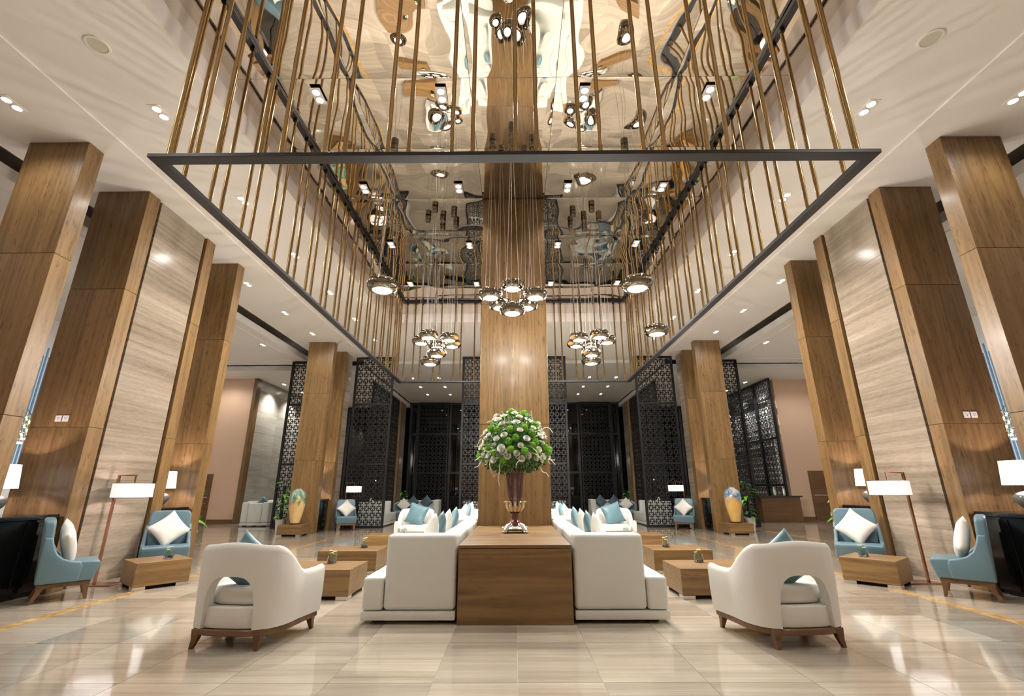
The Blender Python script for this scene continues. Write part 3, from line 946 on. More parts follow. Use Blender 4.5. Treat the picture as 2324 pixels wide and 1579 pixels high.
# ================================================================== COFFEE TABLES AND FLOWER GLASSES
def table(loc, rz, w, d, label):
    t = thing('coffee_table', label, 'coffee table', loc, rz, 'low wooden block tables')
    B().box(-w / 2, w / 2, -d / 2, d / 2, 0.045, 0.345).build('block', 'wood_x', t, bevel=0.004, seg=1)
    B().box(-w / 2 + 0.1, w / 2 - 0.1, -d / 2 + 0.1, d / 2 - 0.1, 0.0, 0.045).build('plinth', 'dark', t)
    for sx in (-1, 1):
        for sy in (-1, 1):
            cx, cy_ = sx * (w / 2 - 0.08), sy * (d / 2 - 0.08)
            B().box(cx - 0.075, cx + 0.075, cy_ - 0.075, cy_ + 0.075, 0.0, 0.044).build('foot', 'steel', t, bevel=0.002, seg=1)
    return t
def petal_flower(b, c, r, n=7, tilt=0.5):
    for ring, (rr, tl, nn) in enumerate(((r, tilt, n), (r * 0.7, tilt + 0.45, n - 1), (r * 0.4, tilt + 0.8, n - 2))):
        for k in range(nn):
            a = 2 * PI * k / nn + ring * 0.5
            dx, dy = math.cos(a), math.sin(a)
            px, py = -dy, dx
            w = rr * 0.42
            z1, z2 = rr * math.sin(tl) * 0.6, rr * math.sin(tl)
            l1, l2 = rr * math.cos(tl) * 0.6, rr * math.cos(tl)
            b.add([(c[0], c[1], c[2]), (c[0] + dx * l1 + px * w, c[1] + dy * l1 + py * w, c[2] + z1), (c[0] + dx * l2, c[1] + dy * l2, c[2] + z2),
                   (c[0] + dx * l1 - px * w, c[1] + dy * l1 - py * w, c[2] + z1), (c[0] + dx * l1, c[1] + dy * l1, c[2] + z1 * 0.7)], [(0, 1, 4), (1, 2, 4), (2, 3, 4), (3, 0, 4)])
def flower_glass_proto():
    t = thing('flower_glass', '', 'flower glass', (0, 0, 0), 0, 'flower glasses on the low tables')
    B().lathe([(0.0, 0.004), (0.056, 0.004), (0.060, 0.01), (0.062, 0.06), (0.052, 0.105), (0.049, 0.105), (0.058, 0.06), (0.056, 0.012), (0.0, 0.010)], 24).build('glass', 'glass', t, smooth=True)
    b = B()
    for k in range(34):
        a, r = random.random() * 2 * PI, 0.046 * math.sqrt(random.random())
        z = 0.016 + random.random() * 0.022
        q = random.uniform(0.006, 0.010)
        c = (r * math.cos(a), r * math.sin(a), z)
        b.add([(c[0] - q, c[1], c[2]), (c[0] + q, c[1], c[2]), (c[0], c[1] - q, c[2]), (c[0], c[1] + q, c[2]), (c[0], c[1], c[2] - q * .7), (c[0], c[1], c[2] + q * .7)],
              [(0, 2, 5), (2, 1, 5), (1, 3, 5), (3, 0, 5), (2, 0, 4), (1, 2, 4), (3, 1, 4), (0, 3, 4)])
    o = b.build('pebbles', 'pebble', t, weld=False)
    o['kind'] = 'stuff'
    for k, (a, r, z, fr) in enumerate(((0.4, 0.03, 0.135, 0.035), (2.6, 0.035, 0.115, 0.028), (4.4, 0.02, 0.15, 0.030))):
        c = (r * math.cos(a), r * math.sin(a), z)
        b = B()
        petal_flower(b, c, fr)
        b.build('blossom', 'rose', t, weld=False)
        B().tube([(0.3 * c[0], 0.3 * c[1], 0.03), (c[0] * 0.8, c[1] * 0.8, z * 0.6), c], 0.0022, 5).build('stem', 'leaf2', t)
    b = B()
    for k in range(12):
        a = random.random() * 2 * PI
        z = random.uniform(0.07, 0.13)
        r = random.uniform(0.02, 0.06)
        c = Vector((r * math.cos(a), r * math.sin(a), z))
        d = Vector((math.cos(a + 0.4), math.sin(a + 0.4), random.uniform(-0.3, 0.9))).normalized() * 0.03
        p = d.cross(Vector((0, 0, 1))).normalized() * 0.008
        b.add([c, c + d * 0.5 + p, c + d, c + d * 0.5 - p], [(0, 1, 2, 3)])
    o = b.build('greenery', 'leaf2', t, weld=False)
    o['kind'] = 'stuff'
    return t
fg = flower_glass_proto()
fgu = [False]
def flower_glass(loc, label, rz=0.0):
    o = fg if not fgu[0] else dup(fg)
    fgu[0] = True
    o.location = loc
    o.rotation_euler = (0, 0, rz)
    o['label'] = label
for s in (-1, 1):
    for k, (y, w, xx) in enumerate(((6.62, 'nearest', 2.60), (8.42, 'middle', 2.70), (11.0 - 0.1, 'farthest', 2.76))):
        table((s * xx, y, 0), 0, 1.12 if k == 0 else 0.95, 0.72, '%s low wooden block table on the %s of the sofa group' % (w, side(s)))
    flower_glass((s * 2.47, 6.78, 0.345), 'small glass with white flowers on the nearest %s table' % side(s), 0.5 * s)
    flower_glass((s * 2.55, 8.45, 0.345), 'small glass with white flowers on the middle %s table' % side(s), 1.9)
    flower_glass((s * 2.45, 10.95, 0.345), 'small glass with white flowers on the farthest %s table' % side(s), 3.0)
    table((s * 5.155, 7.255, 0), s * -0.88, 0.66, 0.66, 'square wooden block table between the two %s blue chairs' % side(s))
    flower_glass((s * 5.03, 7.27, 0.345), 'small glass with white flowers on the table between the %s blue chairs' % side(s), 2.2)

# ================================================================== BLUE CHAIRS
def blue_proto():
    t = thing('slipper_chair', '', 'chair', (0, 0, 0), 0, 'dusty blue slipper chairs')
    # front = +y
    b = B().prism([(-0.16, 0.215), (0.255, 0.215), (0.300, 0.40), (0.292, 0.432), (0.05, 0.445), (-0.16, 0.43)], 0, -0.315, 0.315)
    b.build('seat', 'blue', t, bevel=0.028, seg=4, smooth=True)
    # back panel: rounded outline, leaning
    pr = []
    w0, w1, h0, h1, rc = 0.300, 0.292, 0.215, 0.96, 0.085
    pr += [(-w0, h0), (w0, h0)]
    for k in range(7):
        a = PI / 2 * k / 6
        pr.append((w1 - rc + rc * math.cos(a), h1 - rc + rc * math.sin(a)))
    for k in range(7):
        a = PI / 2 + PI / 2 * k / 6
        pr.append((-w1 + rc + rc * math.cos(a), h1 - rc + rc * math.sin(a)))
    b = B().prism(pr, 1, -0.275, -0.165)
    b.v = [(x, y - 0.10 * max(0, z - 0.35) ** 1.2, z) for x, y, z in b.v]
    b.build('backrest', 'blue', t, bevel=0.03, seg=4, smooth=True)
    # side wings sweeping from the back down to the seat
    prof = [(-0.275, 0.215), (0.115, 0.215), (0.135, 0.38), (0.115, 0.438), (0.02, 0.455), (-0.06, 0.49), (-0.115, 0.545), (-0.15, 0.62), (-0.175, 0.74), (-0.255, 0.74), (-0.27, 0.6)]
    for s in (-1, 1):
        b = B().prism(prof, 0, min(s * 0.275, s * 0.332), max(s * 0.275, s * 0.332))
        b.v = [(x - s * 0.05 * max(0, z - 0.45) , y - 0.10 * max(0, z - 0.35) ** 1.2, z) for x, y, z in b.v]
        b.build('side_wing', 'blue', t, bevel=0.02, seg=3, smooth=True)
    B().box(-0.295, 0.295, -0.255, 0.24, 0.165, 0.213).build('rail', 'wood_leg', t, bevel=0.005, seg=1)
    for sx in (-1, 1):
        for y0, y1 in ((0.20, 0.225), (-0.21, -0.275)):
            vs2, f2 = [], [(0, 1, 2, 3), (8, 9, 10, 11)]
            for z, yy, w in ((0.17, y0, 0.036), (0.10, y0 + (y1 - y0) * 0.35, 0.026), (0.0, y1, 0.016)):
                cx = sx * 0.262
                vs2 += [(cx - w, yy - w, z), (cx + w, yy - w, z), (cx + w, yy + w, z), (cx - w, yy + w, z)]
            for q in (0, 4):
                for k in range(4):
                    f2.append((q + k, q + (k + 1) % 4, q + 4 + (k + 1) % 4, q + 4 + k))
            B().add(vs2, f2).build('leg', 'wood_leg', t, bevel=0.004, seg=1)
    return t
bc = blue_proto()
bcu = [False]
def blue_chair(x, y, face, label, cush=None, spin=q45, dd=-0.035, zz=0.675, ln=0.36):
    """face: direction vector the chair looks to"""
    rz = math.atan2(face[1], face[0]) - PI / 2
    o = bc if not bcu[0] else dup(bc)
    bcu[0] = True
    o.location = (x, y, 0)
    o.rotation_euler = (0, 0, rz)
    o['label'] = label
    if cush:
        d = Vector((math.cos(rz + PI / 2), math.sin(rz + PI / 2)))
        cushion((x + d.x * dd, y + d.y * dd, zz), rz, ln, spin, 'cush_w', cush, 0.225, 0.075, 'ivory cushions on the blue chairs')
for s in (-1, 1):
    blue_chair(-5.73 if s < 0 else 5.69, 6.44, (-s * 0.72, 0.70), 'dusty blue slipper chair seen from the side, nearest on the %s' % side(s), 'ivory cushion on the nearest blue chair on the %s' % side(s), 0.45, -0.05, 0.655, 0.24)
    blue_chair(-5.70 if s < 0 else 5.58, 8.12, (-s * 0.60, -0.80), 'dusty blue slipper chair facing the viewer beside the %s floor lamp' % side(s), 'ivory cushion on the blue chair facing the viewer at the %s stone panel' % side(s), q45 + 0.10 * s)
    blue_chair(s * 5.60, 16.25, (-s * 0.42, -0.9), 'dusty blue slipper chair far back before the %s lattice screen' % side(s), 'ivory cushion on the far blue chair before the %s lattice screen' % side(s), q45)

# ================================================================== FLOOR LAMPS
def floor_lamp(x, y, s, label, lit=True, watts=14):
    t = thing('floor_lamp', label, 'floor lamp', (x, y, 0), 0 if s < 0 else PI, 'copper floor lamps')
    # local +x points to the hall centre
    B().box(-0.09, 0.33, -0.13, 0.13, 0.0, 0.016).build('base', 'copper', t, bevel=0.003, seg=1)
    B().box(-0.016, 0.016, -0.016, 0.016, 0.016, 1.515).build('pole', 'copper', t, bevel=0.002, seg=1)
    B().box(-0.016, 0.27, -0.010, 0.010, 1.498, 1.518).build('arm', 'copper', t, bevel=0.002, seg=1)
    B().box(0.245, 0.261, -0.008, 0.008, 1.33, 1.499).build('drop_rod', 'copper', t)
    sh = B().lathe([(0.255, 1.185), (0.255, 1.395), (0.250, 1.395), (0.250, 1.185)], 40, (0.255, 0, 0), closed=True).build('lamp_shade', 'shade' if lit else 'shade_dim', t, smooth=True)
    for z in (1.183, 1.390):
        B().lathe([(0.257, z), (0.257, z + 0.007), (0.249, z + 0.007), (0.249, z)], 40, (0.255, 0, 0), closed=True).build('shade_ring', 'copper', sh)
    for k in range(3):
        a = 2 * PI * k / 3
        B().tube([(0.253, 0, 1.36), (0.255 + 0.25 * math.cos(a), 0.25 * math.sin(a), 1.388)], 0.003, 5).build('spider', 'copper', sh)
    B().lathe([(0.0, 1.22), (0.03, 1.235), (0.036, 1.27), (0.02, 1.31), (0.014, 1.335), (0.0, 1.335)], 16, (0.253, 0, 0)).build('bulb', 'opal', t, smooth=True)
    point('floor_lamp_light', (x - s * 0.253, y + 0.07 * s * 0, 1.275), watts, LAMPC, 0.04)
    return t
for s in (-1, 1):
    floor_lamp(-6.03 if s < 0 else 5.88, 7.28, s, 'copper floor lamp with lit drum shade before the %s stone panel' % side(s), True, 60)
    floor_lamp(s * 5.83, 16.72, s, 'copper floor lamp with drum shade far back beside the %s lattice screen' % side(s), False, 6)

# ================================================================== BLACK CONSOLES AND TABLE LAMPS
def black_console(x, y0, y1, s, label):
    t = thing('black_console', label, 'console', (x, (y0 + y1) / 2, 0), 0, 'black lacquer consoles')
    h = (y1 - y0) / 2
    B().box(-0.40, 0.40, -h, h, 0.93, 0.985).build('top', 'lacquer', t, bevel=0.003, seg=1)
    B().box(-0.37, 0.37, -h + 0.02, h - 0.02, 0.06, 0.926).build('body', 'lacquer', t, bevel=0.003, seg=1)
    for k in (-1, 1):
        B().box(min(-s * 0.371, -s * 0.381), max(-s * 0.371, -s * 0.381), (k - 1) * h / 2 + 0.03, (k + 1) * h / 2 - 0.03, 0.12, 0.90).build('door', 'lacquer', t, bevel=0.002, seg=1)
    B().box(-0.33, 0.33, -h + 0.05, h - 0.05, 0.0, 0.06).build('plinth', 'dark', t)
    return t
def table_lamp(x, y, z, label, watts=22):
    t = thing('table_lamp', label, 'table lamp', (x, y, z), 0, 'grey ceramic table lamps')
    B().lathe([(0.0, 0.0), (0.075, 0.0), (0.075, 0.02), (0.06, 0.022), (0.0, 0.022)], 28).build('foot', 'darkwoodfoot', t, smooth=True)
    B().lathe([(0.0, 0.022), (0.062, 0.022), (0.085, 0.045), (0.145, 0.11), (0.172, 0.165), (0.165, 0.205), (0.12, 0.24), (0.05, 0.262), (0.034, 0.285), (0.030, 0.300), (0.0, 0.300)], 36).build('body', 'ceramic', t, smooth=True)
    B().lathe([(0.0, 0.30), (0.012, 0.30), (0.012, 0.36), (0.0, 0.36)], 12).build('neck', 'steel', t)
    sh = B().lathe([(0.232, 0.335), (0.205, 0.640), (0.201, 0.640), (0.228, 0.335)], 40, closed=True).build('lamp_shade', 'shade', t, smooth=True)
    for k in range(3):
        a = 2 * PI * k / 3
        B().tube([(0.0, 0, 0.62), (0.203 * math.cos(a), 0.203 * math.sin(a), 0.63)], 0.003, 5).build('spider', 'steel', sh)
    B().tube([(0, 0, 0.35), (0, 0, 0.625)], 0.005, 6).build('harp', 'steel', t)
    B().lathe([(0.0, 0.40), (0.03, 0.42), (0.036, 0.46), (0.02, 0.50), (0.0, 0.51)], 14, (0.03, 0, 0)).build('bulb', 'opal', t, smooth=True)
    point('table_lamp_light', (x + 0.03, y - 0.045, z + 0.46), watts, LAMPC, 0.035)
    return t
for s in (-1, 1):
    black_console(s * 6.58, 5.78, 6.63, s, 'black gloss console between the two nearest %s pillars' % side(s))
    table_lamp(-6.74 if s < 0 else 6.56, 6.20, 0.985, 'grey ceramic table lamp with lit shade between the nearest %s pillars' % side(s), 45)
    black_console(s * 6.58, 8.48, 9.24, s, 'black gloss console behind the blue chair by the %s stone panel' % side(s))
    table_lamp(s * 6.54, 8.88, 0.985, 'grey ceramic table lamp with lit shade behind the %s stone panel' % side(s), 45)
    black_console(s * 6.58, 15.33, 16.17, s, 'black gloss console far back between the %s pillars' % side(s))
    table_lamp(s * 6.66, 15.76, 0.985, 'grey ceramic table lamp with lit shade between the far %s pillars' % side(s), 45)

# ================================================================== PEDESTALS AND BIG VASES
for s in (-1, 1):
    t = thing('pedestal', 'low wooden block pedestal under the painted vase on the %s' % side(s), 'pedestal', (s * 6.5, 14.52, 0), 0, 'vase pedestals')
    B().box(-0.35, 0.35, -0.33, 0.33, 0.045, 0.31).build('block', 'wood_x', t, bevel=0.004, seg=1)
    for sx in (-1, 1):
        for sy in (-1, 1):
            B().box(sx * 0.26 - 0.06, sx * 0.26 + 0.06, sy * 0.24 - 0.06, sy * 0.24 + 0.06, 0, 0.044).build('foot', 'steel', t)
    B().box(-0.25, 0.25, -0.23, 0.23, 0.0, 0.045).build('plinth', 'dark', t)
    v = thing('painted_vase', 'tall amber vase glazed %s, on the pedestal at the %s' % ('green and grey' if s < 0 else 'blue and green', side(s)), 'vase', (s * 6.5, 14.52, 0.31), 0, 'painted floor vases')
    B().lathe([(0.0, 0.0), (0.15, 0.0), (0.155, 0.02), (0.135, 0.035), (0.0, 0.035)], 32).build('foot', 'darkwoodfoot', v, smooth=True)
    B().lathe([(0.0, 0.035), (0.128, 0.035), (0.150, 0.12), (0.190, 0.30), (0.225, 0.50), (0.240, 0.66), (0.232, 0.78), (0.200, 0.88), (0.150, 0.94), (0.098, 0.968), (0.082, 0.99), (0.092, 1.01), (0.080, 1.01), (0.068, 0.985), (0.0, 0.9)], 44).build('body', 'vase_l' if s < 0 else 'vase_r', v, smooth=True)

# ================================================================== FLOWER URN AND BOUQUET
urn = thing('flower_urn', 'ruby glass urn with silver claw foot on the wooden console', 'vase', (0.005, 6.60, 0.738))
b = B()
b.lathe([(0.0, 0.095), (0.055, 0.10), (0.10, 0.088), (0.132, 0.072), (0.142, 0.052), (0.115, 0.030), (0.06, 0.040), (0.0, 0.05)], 36)
b.build('foot_dome', 'pewter', urn, smooth=True)
for k in range(4):
    a = PI / 4 + k * PI / 2
    ca, sa = math.cos(a), math.sin(a)
    b = B()
    b.tube([(0.07 * ca, 0.07 * sa, 0.085), (0.115 * ca, 0.115 * sa, 0.07), (0.15 * ca, 0.15 * sa, 0.035), (0.168 * ca, 0.168 * sa, 0.026)], 0.044, 10, 0.026)
    b.lathe([(0.0, 0.0), (0.026, 0.004), (0.034, 0.02), (0.026, 0.036), (0.0, 0.042)], 12, (0.162 * ca, 0.162 * sa, 0.0))
    b.build('claw_foot', 'pewter', urn, smooth=True)
    a2 = k * PI / 2
    B().tube([(0.10 * math.cos(a2 - 0.5), 0.10 * math.sin(a2 - 0.5), 0.05), (0.135 * math.cos(a2), 0.135 * math.sin(a2), 0.060), (0.10 * math.cos(a2 + 0.5), 0.10 * math.sin(a2 + 0.5), 0.05)], 0.018, 7).build('scroll', 'pewter', urn, smooth=True)
B().lathe([(0.0, 0.09), (0.085, 0.093), (0.092, 0.11), (0.075, 0.135), (0.050, 0.165), (0.040, 0.20), (0.042, 0.225), (0.060, 0.235), (0.064, 0.25), (0.055, 0.265), (0.035, 0.272), (0.0, 0.275)], 36).build('stem', 'ruby', urn, smooth=True)
B().lathe([(0.0, 0.27), (0.05, 0.272), (0.082, 0.30), (0.090, 0.335), (0.070, 0.35), (0.0, 0.35)], 36).build('gilt_cup', 'brassy', urn, smooth=True)
for k in range(12):
    a = 2 * PI * k / 12
    ca, sa = math.cos(a), math.sin(a)
    B().tube([(0.06 * ca, 0.06 * sa, 0.275), (0.094 * ca, 0.094 * sa, 0.33), (0.098 * ca, 0.098 * sa, 0.385), (0.118 * ca, 0.118 * sa, 0.392), (0.128 * ca, 0.128 * sa, 0.378)], 0.020, 7, 0.007).build('gilt_leaf', 'brassy', urn, smooth=True)
prof = [(0.0, 0.35), (0.066, 0.35), (0.072, 0.42), (0.084, 0.55), (0.098, 0.70), (0.110, 0.82), (0.113, 0.86), (0.105, 0.86), (0.10, 0.82), (0.0, 0.7)]
b = B().lathe(prof, 48)
b.v = [(x * (1 + 0.045 * math.cos(12 * math.atan2(y, x))), y * (1 + 0.045 * math.cos(12 * math.atan2(y, x))), z) for x, y, z in b.v]
b.build('bowl', 'ruby', urn, smooth=True)
for k in range(12):
    for sg in (-1, 1):
        a0 = 2 * PI * k / 12
        p = []
        for q in range(6):
            z = 0.765 + 0.095 * q / 5
            r = 0.1085 + 0.006 * q / 5
            a = a0 + sg * (PI / 12) * q / 5 * 2
            p.append((r * math.cos(a), r * math.sin(a), z))
        B().tube(p, 0.0028, 5).build('net_wire', 'pewter', urn)
bead = B().lathe([(0.0, -0.006), (0.005, -0.003), (0.005, 0.003), (0.0, 0.006)], 8).mesh('bead', 'pewter', smooth=True)
for k in range(12):
    a = 2 * PI * k / 12
    link('bead', bead, urn, (0.113 * math.cos(a), 0.113 * math.sin(a), 0.766))
    link('bead', bead, urn, (0.082 * math.cos(a), 0.082 * math.sin(a), 0.43))

urn.scale = (1.18, 1.18, 1.0)
fl = thing('flower_bouquet', 'round bouquet of cream roses, lime chrysanthemums and bleached twigs in the ruby urn', 'flowers', (0.0, 6.60, 1.57))
CZ, RX, RZ = 0.20, 0.45, 0.60
def rose_mesh(seed):
    rr = random.Random(seed)
    b = B()
    for ring, (r, n, z0, z1, open_) in enumerate(((0.036, 6, -0.012, 0.014, 0.75), (0.029, 5, -0.010, 0.026, 0.40), (0.021, 5, -0.006, 0.033, 0.15), (0.013, 4, -0.002, 0.036, 0.0))):
        for k in range(n):
            a = 2 * PI * (k + 0.5 * ring) / n + rr.uniform(-0.2, 0.2)
            vs, fs = [], []
            for j in range(4):
                v = j / 3
                for i in range(4):
                    u = (i / 3 - 0.5) * 2
                    aa = a + u * PI / n * 1.15
                    q = r * (0.35 + 0.65 * v ** 0.6) + open_ * 0.020 * v * v
                    z = z0 + (z1 - z0) * v - 0.006 * u * u * v
                    vs.append((q * math.cos(aa), q * math.sin(aa), z))
            for j in range(3):
                for i in range(3):
                    o = j * 4 + i
                    fs.append((o, o + 1, o + 5, o + 4))
            b.add(vs, fs)
    b.lathe([(0.0, -0.014), (0.012, -0.004), (0.011, 0.012), (0.007, 0.024), (0.0, 0.030)], 8)
    return b.mesh('rose', 'rose', smooth='all', weld=False)
ROSES = [rose_mesh(k) for k in range(4)]
def pom_mesh(seed):
    bm = bmesh.new()
    bmesh.ops.create_icosphere(bm, subdivisions=4, radius=0.038)
    for v in bm.verts:
        n = v.co.normalized()
        v.co += n * (0.008 * noise.noise(n * 3 + Vector((seed, 0, 0))) + 0.016 * abs(noise.noise(n * 9 + Vector((0, seed, 0)))))
    me = bpy.data.meshes.new('chrysanthemum')
    bm.to_mesh(me)
    bm.free()
    me.materials.append(M['pompon'])
    return me
POMS = [pom_mesh(k * 3.3) for k in range(3)]
def dome_pts(n, seed, rmin=0.9):
    """spread points over the dome (upper 70 % of an ellipsoid)"""
    out = []
    g = PI * (3 - math.sqrt(5))
    rr = random.Random(seed)
    for k in range(n):
        zz = 1 - (k + 0.5) / n * 1.42
        r = math.sqrt(max(0, 1 - zz * zz))
        a = k * g + seed
        out.append(Vector((r * math.cos(a), r * math.sin(a), zz)) + Vector((rr.uniform(-.05, .05), rr.uniform(-.05, .05), rr.uniform(-.05, .05))))
    return out
def onto(d, k=1.0):
    return Vector((d.x * RX * k, d.y * RX * k, CZ + d.z * (RZ if d.z > 0 else 0.27) * k * (0.93 if d.z > 0 else 1)))
allp = dome_pts(150, 1.0)
random.shuffle(allp)
for k, d in enumerate(allp):
    if k % 7 in (2, 5):
        o = link('chrysanthemum', POMS[k % 3], fl, onto(d, random.uniform(0.98, 1.06)))
        o.scale = [random.uniform(0.95, 1.2)] * 3
    else:
        o = link('rose', ROSES[k % 4], fl, onto(d, random.uniform(0.94, 1.05)))
        o.scale = [random.uniform(0.85, 1.12)] * 3
    q = (d + Vector((0, -0.15, 0.45))).to_track_quat('Z', 'Y')
    o.rotation_euler = (q @ Euler((0, 0, random.random() * 6)).to_quaternion()).to_euler()
b = B()
for k in range(2600):
    d = Vector((random.gauss(0, 1), random.gauss(0, 1), random.gauss(0, 1))).normalized()
    if d.z < -0.93:
        continue
    c = onto(d, random.uniform(0.72, 1.03))
    t = (d + Vector((random.uniform(-.9, .9), random.uniform(-.9, .9), random.uniform(-.9, .6)))).normalized()
    sd = t.cross(d)
    if sd.length < 0.05:
        continue
    sd.normalize()
    L = random.uniform(0.035, 0.065)
    w = L * 0.27
    up = sd.cross(t) * 0.006
    b.add([c, c + t * L * 0.5 + sd * w, c + t * L, c + t * L * 0.5 - sd * w, c + t * L * 0.5 + up], [(0, 1, 4), (1, 2, 4), (2, 3, 4), (3, 0, 4)])
o = b.build('foliage', 'leaf_b', fl, weld=False)
o['kind'] = 'stuff'
b = B().lathe([(0.0, 0.0), (0.09, 0.0), (0.20, 0.07), (0.30, 0.2), (0.24, 0.48), (0.0, 0.62)], 20)
b.v = [(x * (1 + 0.2 * noise.noise(Vector((x, y, z)) * 9)), y * (1 + 0.2 * noise.noise(Vector((y, x, z)) * 9)), z) for x, y, z in b.v]
b.build('moss_core', 'leaf', fl)
for k in range(34):
    a = 2 * PI * k / 34 + random.uniform(-0.2, 0.2)
    el = random.uniform(-0.55, 0.9)
    d = Vector((math.cos(a) * math.cos(el), math.sin(a) * math.cos(el), math.sin(el)))
    p0 = onto(d, 0.78)
    pts = [p0]
    cur = p0.copy()
    dr = d.copy()
    for q in range(9):
        dr = (dr + Vector((random.uniform(-.6, .6), random.uniform(-.6, .6), random.uniform(-.65, .4)))).normalized()
        cur = cur + dr * random.uniform(0.03, 0.045)
        pts.append(cur.copy())
    B().tube(pts, 0.0080, 5, 0.0042).build('twig', 'twig', fl)

# ================================================================== POTTED PLANTS
def leaf_mesh(L, w, mat, droop=0.35):
    n = 7
    vs, fs = [], []
    for i in range(n + 1):
        u = i / n
        ww = w * math.sin(PI * min(1, u ** 0.7)) * (1 - 0.25 * u) if 0 < u < 1 else 0.002
        z = 0.25 * L * u - droop * L * u * u
        vs += [(-ww, L * u, z + abs(ww) * 0.25), (0, L * u, z), (ww, L * u, z + abs(ww) * 0.25)]
    for i in range(n):
        a = i * 3
        fs += [(a, a + 1, a + 4, a + 3), (a + 1, a + 2, a + 5, a + 4)]
    return B().add(vs, fs).mesh('leaf', mat, smooth='all', weld=False)
LEAVES = [leaf_mesh(0.24, 0.065, 'leaf2'), leaf_mesh(0.20, 0.055, 'leaf'), leaf_mesh(0.27, 0.07, 'leaf2', 0.6)]
def plant(x, y, h, n, label, z0=0.0, spread=0.16, pot_h=0.38, seed=1):
    rr = random.Random(seed)
    t = thing('potted_plant', label, 'plant', (x, y, z0), 0, 'potted plants')
    B().lathe([(0.0, 0.0), (0.11, 0.0), (0.15, pot_h), (0.138, pot_h), (0.13, pot_h - 0.03), (0.0, pot_h - 0.03)], 28).build('pot', 'pot', t, smooth=True)
    B().lathe([(0.0, pot_h - 0.029), (0.05, pot_h - 0.027), (0.05, h * 0.9), (0.0, h * 0.93)], 10).build('moss_pole', 'pebble', t)
    for k in range(n):
        u = (k + 0.5) / n
        z = pot_h - 0.05 + (h - pot_h) * u
        a = k * 2.4 + rr.uniform(-0.4, 0.4)
        r = spread * rr.uniform(0.2, 0.55)
        p = Vector((r * math.cos(a), r * math.sin(a), z))
        B().tube([(0.03 * math.cos(a), 0.03 * math.sin(a), z - 0.08), p], 0.005, 5).build('stalk', 'leaf2', t)
        o = link('leaf', LEAVES[k % 3], t, p)
        o.rotation_euler = (rr.uniform(-0.5, 0.35), rr.uniform(-0.3, 0.3), a - PI / 2)
        o.scale = [rr.uniform(0.8, 1.15)] * 3
    return t
for s in (-1, 1):
    plant(s * 6.62, 9.98, 1.42, 26, 'climbing green plant in a white pot behind the %s pillars' % side(s), seed=3 + s)
    plant(s * 7.5, 15.7, 1.55, 34, 'tall leafy plant in a white pot behind the %s painted vase' % side(s), seed=11 + s)
    plant(s * 5.5, 23.6, 1.25, 26, 'bushy green plant in the back lounge on the %s' % side(s), seed=23 + s, spread=0.3)
    plant(s * 6.6, 18.6, 1.05, 22, 'small leafy plant behind the %s lattice screen' % side(s), seed=31 + s, spread=0.25)

# ================================================================== BACK LOUNGE FURNITURE
for s in (-1, 1):
    rzf = 0.0 if s < 0 else PI
    # white sofa along the screen, turned to the hall centre
    sofa((s * 5.65, 17.55 if s < 0 else 19.4, 0), rzf, 1.85, 'white sofa standing behind the %s lattice screen' % side(s), mods=2)
    cushion((s * 5.28, 17.98, 0.70), -PI / 2 if s < 0 else PI / 2, 0.2, q45, 'cush_w', 'ivory cushion on the white sofa behind the %s lattice screen' % side(s), group='cushions in the back lounge')
    # white sofa facing the viewer
    o = sofa((s * 4.1 - 0.85, 21.6, 0), -PI / 2, 1.7, 'white sofa facing the viewer far back on the %s' % side(s), mods=2)
    for k, dx in enumerate((-0.35, 0.25)):
        cushion((s * 4.1 + dx, 21.25, 0.74), PI, 0.22, q45, 'navy', 'slate blue cushion on the far white sofa at the %s, %s one' % (side(s), ('left', 'right')[k]), group='cushions in the back lounge')
    # blue tub chair on a pedestal foot
    t = thing('tub_chair', 'blue tub chair on a black pedestal foot in the back lounge, %s' % side(s), 'chair', (s * 4.55, 19.95, 0), PI - s * 0.35, 'blue tub chairs')
    pts = []
    b = B()
    vs, fs = [], []
    NA = 30
    for i in range(NA + 1):
        a = PI + PI * i / NA
        hgt = 0.80 - 0.10 * abs(math.cos(a)) ** 3
        for r, z in ((0.36, 0.40), (0.40, hgt - 0.03), (0.37, hgt), (0.32, hgt - 0.03), (0.30, 0.40)):
            vs.append((r * math.cos(a) * 1.05, r * math.sin(a) * 0.95, z))
    for i in range(NA):
        for k in range(5):
            k2 = (k + 1) % 5
            fs.append((i * 5 + k, (i + 1) * 5 + k, (i + 1) * 5 + k2, i * 5 + k2))
    fs += [tuple(range(5)), tuple(range(NA * 5, NA * 5 + 5))[::-1]]
    B().add(vs, fs).build('shell', 'blue', t, smooth=True)
    B().prism([(0.37 * math.cos(PI + PI * i / 16), 0.33 * math.sin(PI + PI * i / 16)) for i in range(17)] + [(0.37, 0.30), (-0.37, 0.30)], 2, 0.33, 0.46).build('seat', 'blue', t, bevel=0.03, seg=3, smooth=True)
    B().lathe([(0.0, 0.0), (0.22, 0.0), (0.22, 0.012), (0.03, 0.03), (0.025, 0.33), (0.0, 0.33)], 28).build('pedestal_foot', 'black', t, smooth=True)
    cushion((s * 4.55 + 0.0, 19.96, 0.66), PI - s * 0.35, 0.3, q45, 'cush_w', 'ivory cushion in the blue tub chair of the back lounge, %s' % side(s), group='cushions in the back lounge')
    # sofa backs seen in the middle of the back lounge
    o = sofa((s * 1.35 - 0.65, 19.6, 0), -PI / 2, 1.3, 'white sofa behind the central lattice screen, %s of the column' % side(s), mods=1)
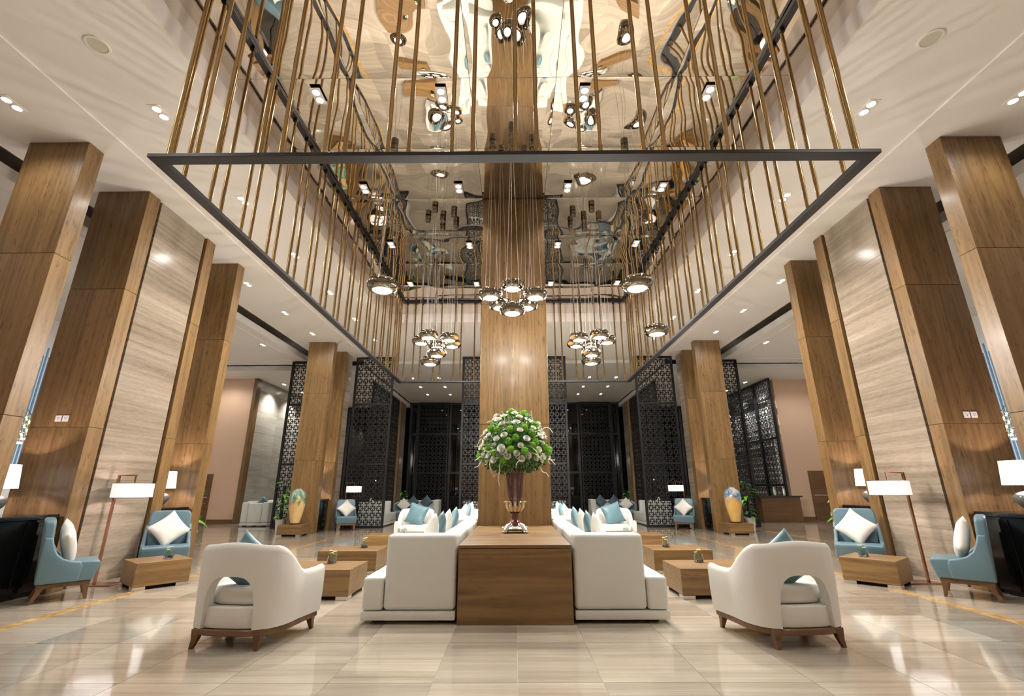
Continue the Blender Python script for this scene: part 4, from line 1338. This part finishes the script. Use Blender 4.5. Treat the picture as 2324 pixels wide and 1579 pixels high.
# seats in the left side room
o = sofa((-10.9, 19.75, 0), 0, 1.9, 'white sofa against the far stone wall of the left side room', mods=2)
o = sofa((-9.05, 17.9, 0), PI / 2, 1.0, 'white sofa end beside the lattice screen of the left passage', mods=1)
cushion((-10.45, 20.3, 0.72), -PI / 2, 0.2, q45, 'teal', 'teal cushion on the sofa against the far left stone wall', group='cushions in the left side room')
cushion((-9.5, 18.30, 0.74), 0.3, 0.2, q45, 'teal', 'teal cushion on the sofa end beside the left passage screen', group='cushions in the left side room')

# ================================================================== BAR COUNTER
t = thing('bar_counter', 'brown bar counter with dark marble top in the right side room', 'counter', (10.6, 19.4, 0))
B().box(-0.92, 0.62, -0.25, 0.28, 0.0, 0.93).build('body', 'wood_door', t, bevel=0.003, seg=1)
B().box(-1.0, 0.70, -0.31, 0.30, 0.932, 0.985).build('top', 'bartop', t, bevel=0.006, seg=2)
for k, xx in enumerate((10.35, 10.72)):
    t = thing('cocktail_shaker', 'steel cocktail shaker on the bar counter, %s one' % ('left', 'right')[k], 'shaker', (xx, 19.35, 0.985), 0, 'shakers on the bar')
    B().lathe([(0.0, 0.0), (0.055, 0.0), (0.068, 0.20), (0.060, 0.215), (0.0, 0.215)], 24).build('body', 'steel', t, smooth=True)
    B().lathe([(0.0, 0.216), (0.060, 0.217), (0.040, 0.27), (0.026, 0.29), (0.024, 0.33), (0.0, 0.335)], 24).build('cap', 'steel', t, smooth=True)

# ================================================================== CRYSTAL CHANDELIERS GLIMPSED BETWEEN THE PILLARS
for s in (-1, 1):
    t = thing('crystal_chandelier', 'golden crystal chandelier glimpsed between the nearest %s pillars' % side(s), 'chandelier', (s * 12.3, 11.5, 2.4))
    bm_ = B().lathe([(0.0, -0.028), (0.024, -0.012), (0.024, 0.012), (0.0, 0.028)], 10).mesh('crystal', 'bead', smooth=True)
    for ring, (z, r) in enumerate(((0.62, 0.26), (0.52, 0.28), (0.42, 0.28), (0.32, 0.27), (0.22, 0.24), (0.12, 0.18), (0.02, 0.10))):
        for k in range(12):
            a = 2 * PI * k / 12 + ring * 0.26
            link('crystal', bm_, t, (r * math.cos(a), r * math.sin(a), z))
        B().lathe([(r - 0.02, z + 0.03), (r + 0.02, z + 0.03), (r + 0.02, z + 0.04), (r - 0.02, z + 0.04)], 24, closed=True).build('hoop', 'brass', t)
    B().tube([(0, 0, 0.05), (0, 0, 3.58)], 0.012, 8).build('stem', 'brass', t)
    point('chandelier_light', (s * 12.3, 11.5, 2.05), 14, WARM, 0.10)
    for k in range(4):
        a = PI / 2 * k
        B().tube([(0, 0, 0.9), (0.26 * math.cos(a), 0.26 * math.sin(a), 0.65)], 0.006, 5).build('hanger_arm', 'brass', t)
print('tiles', n_t)
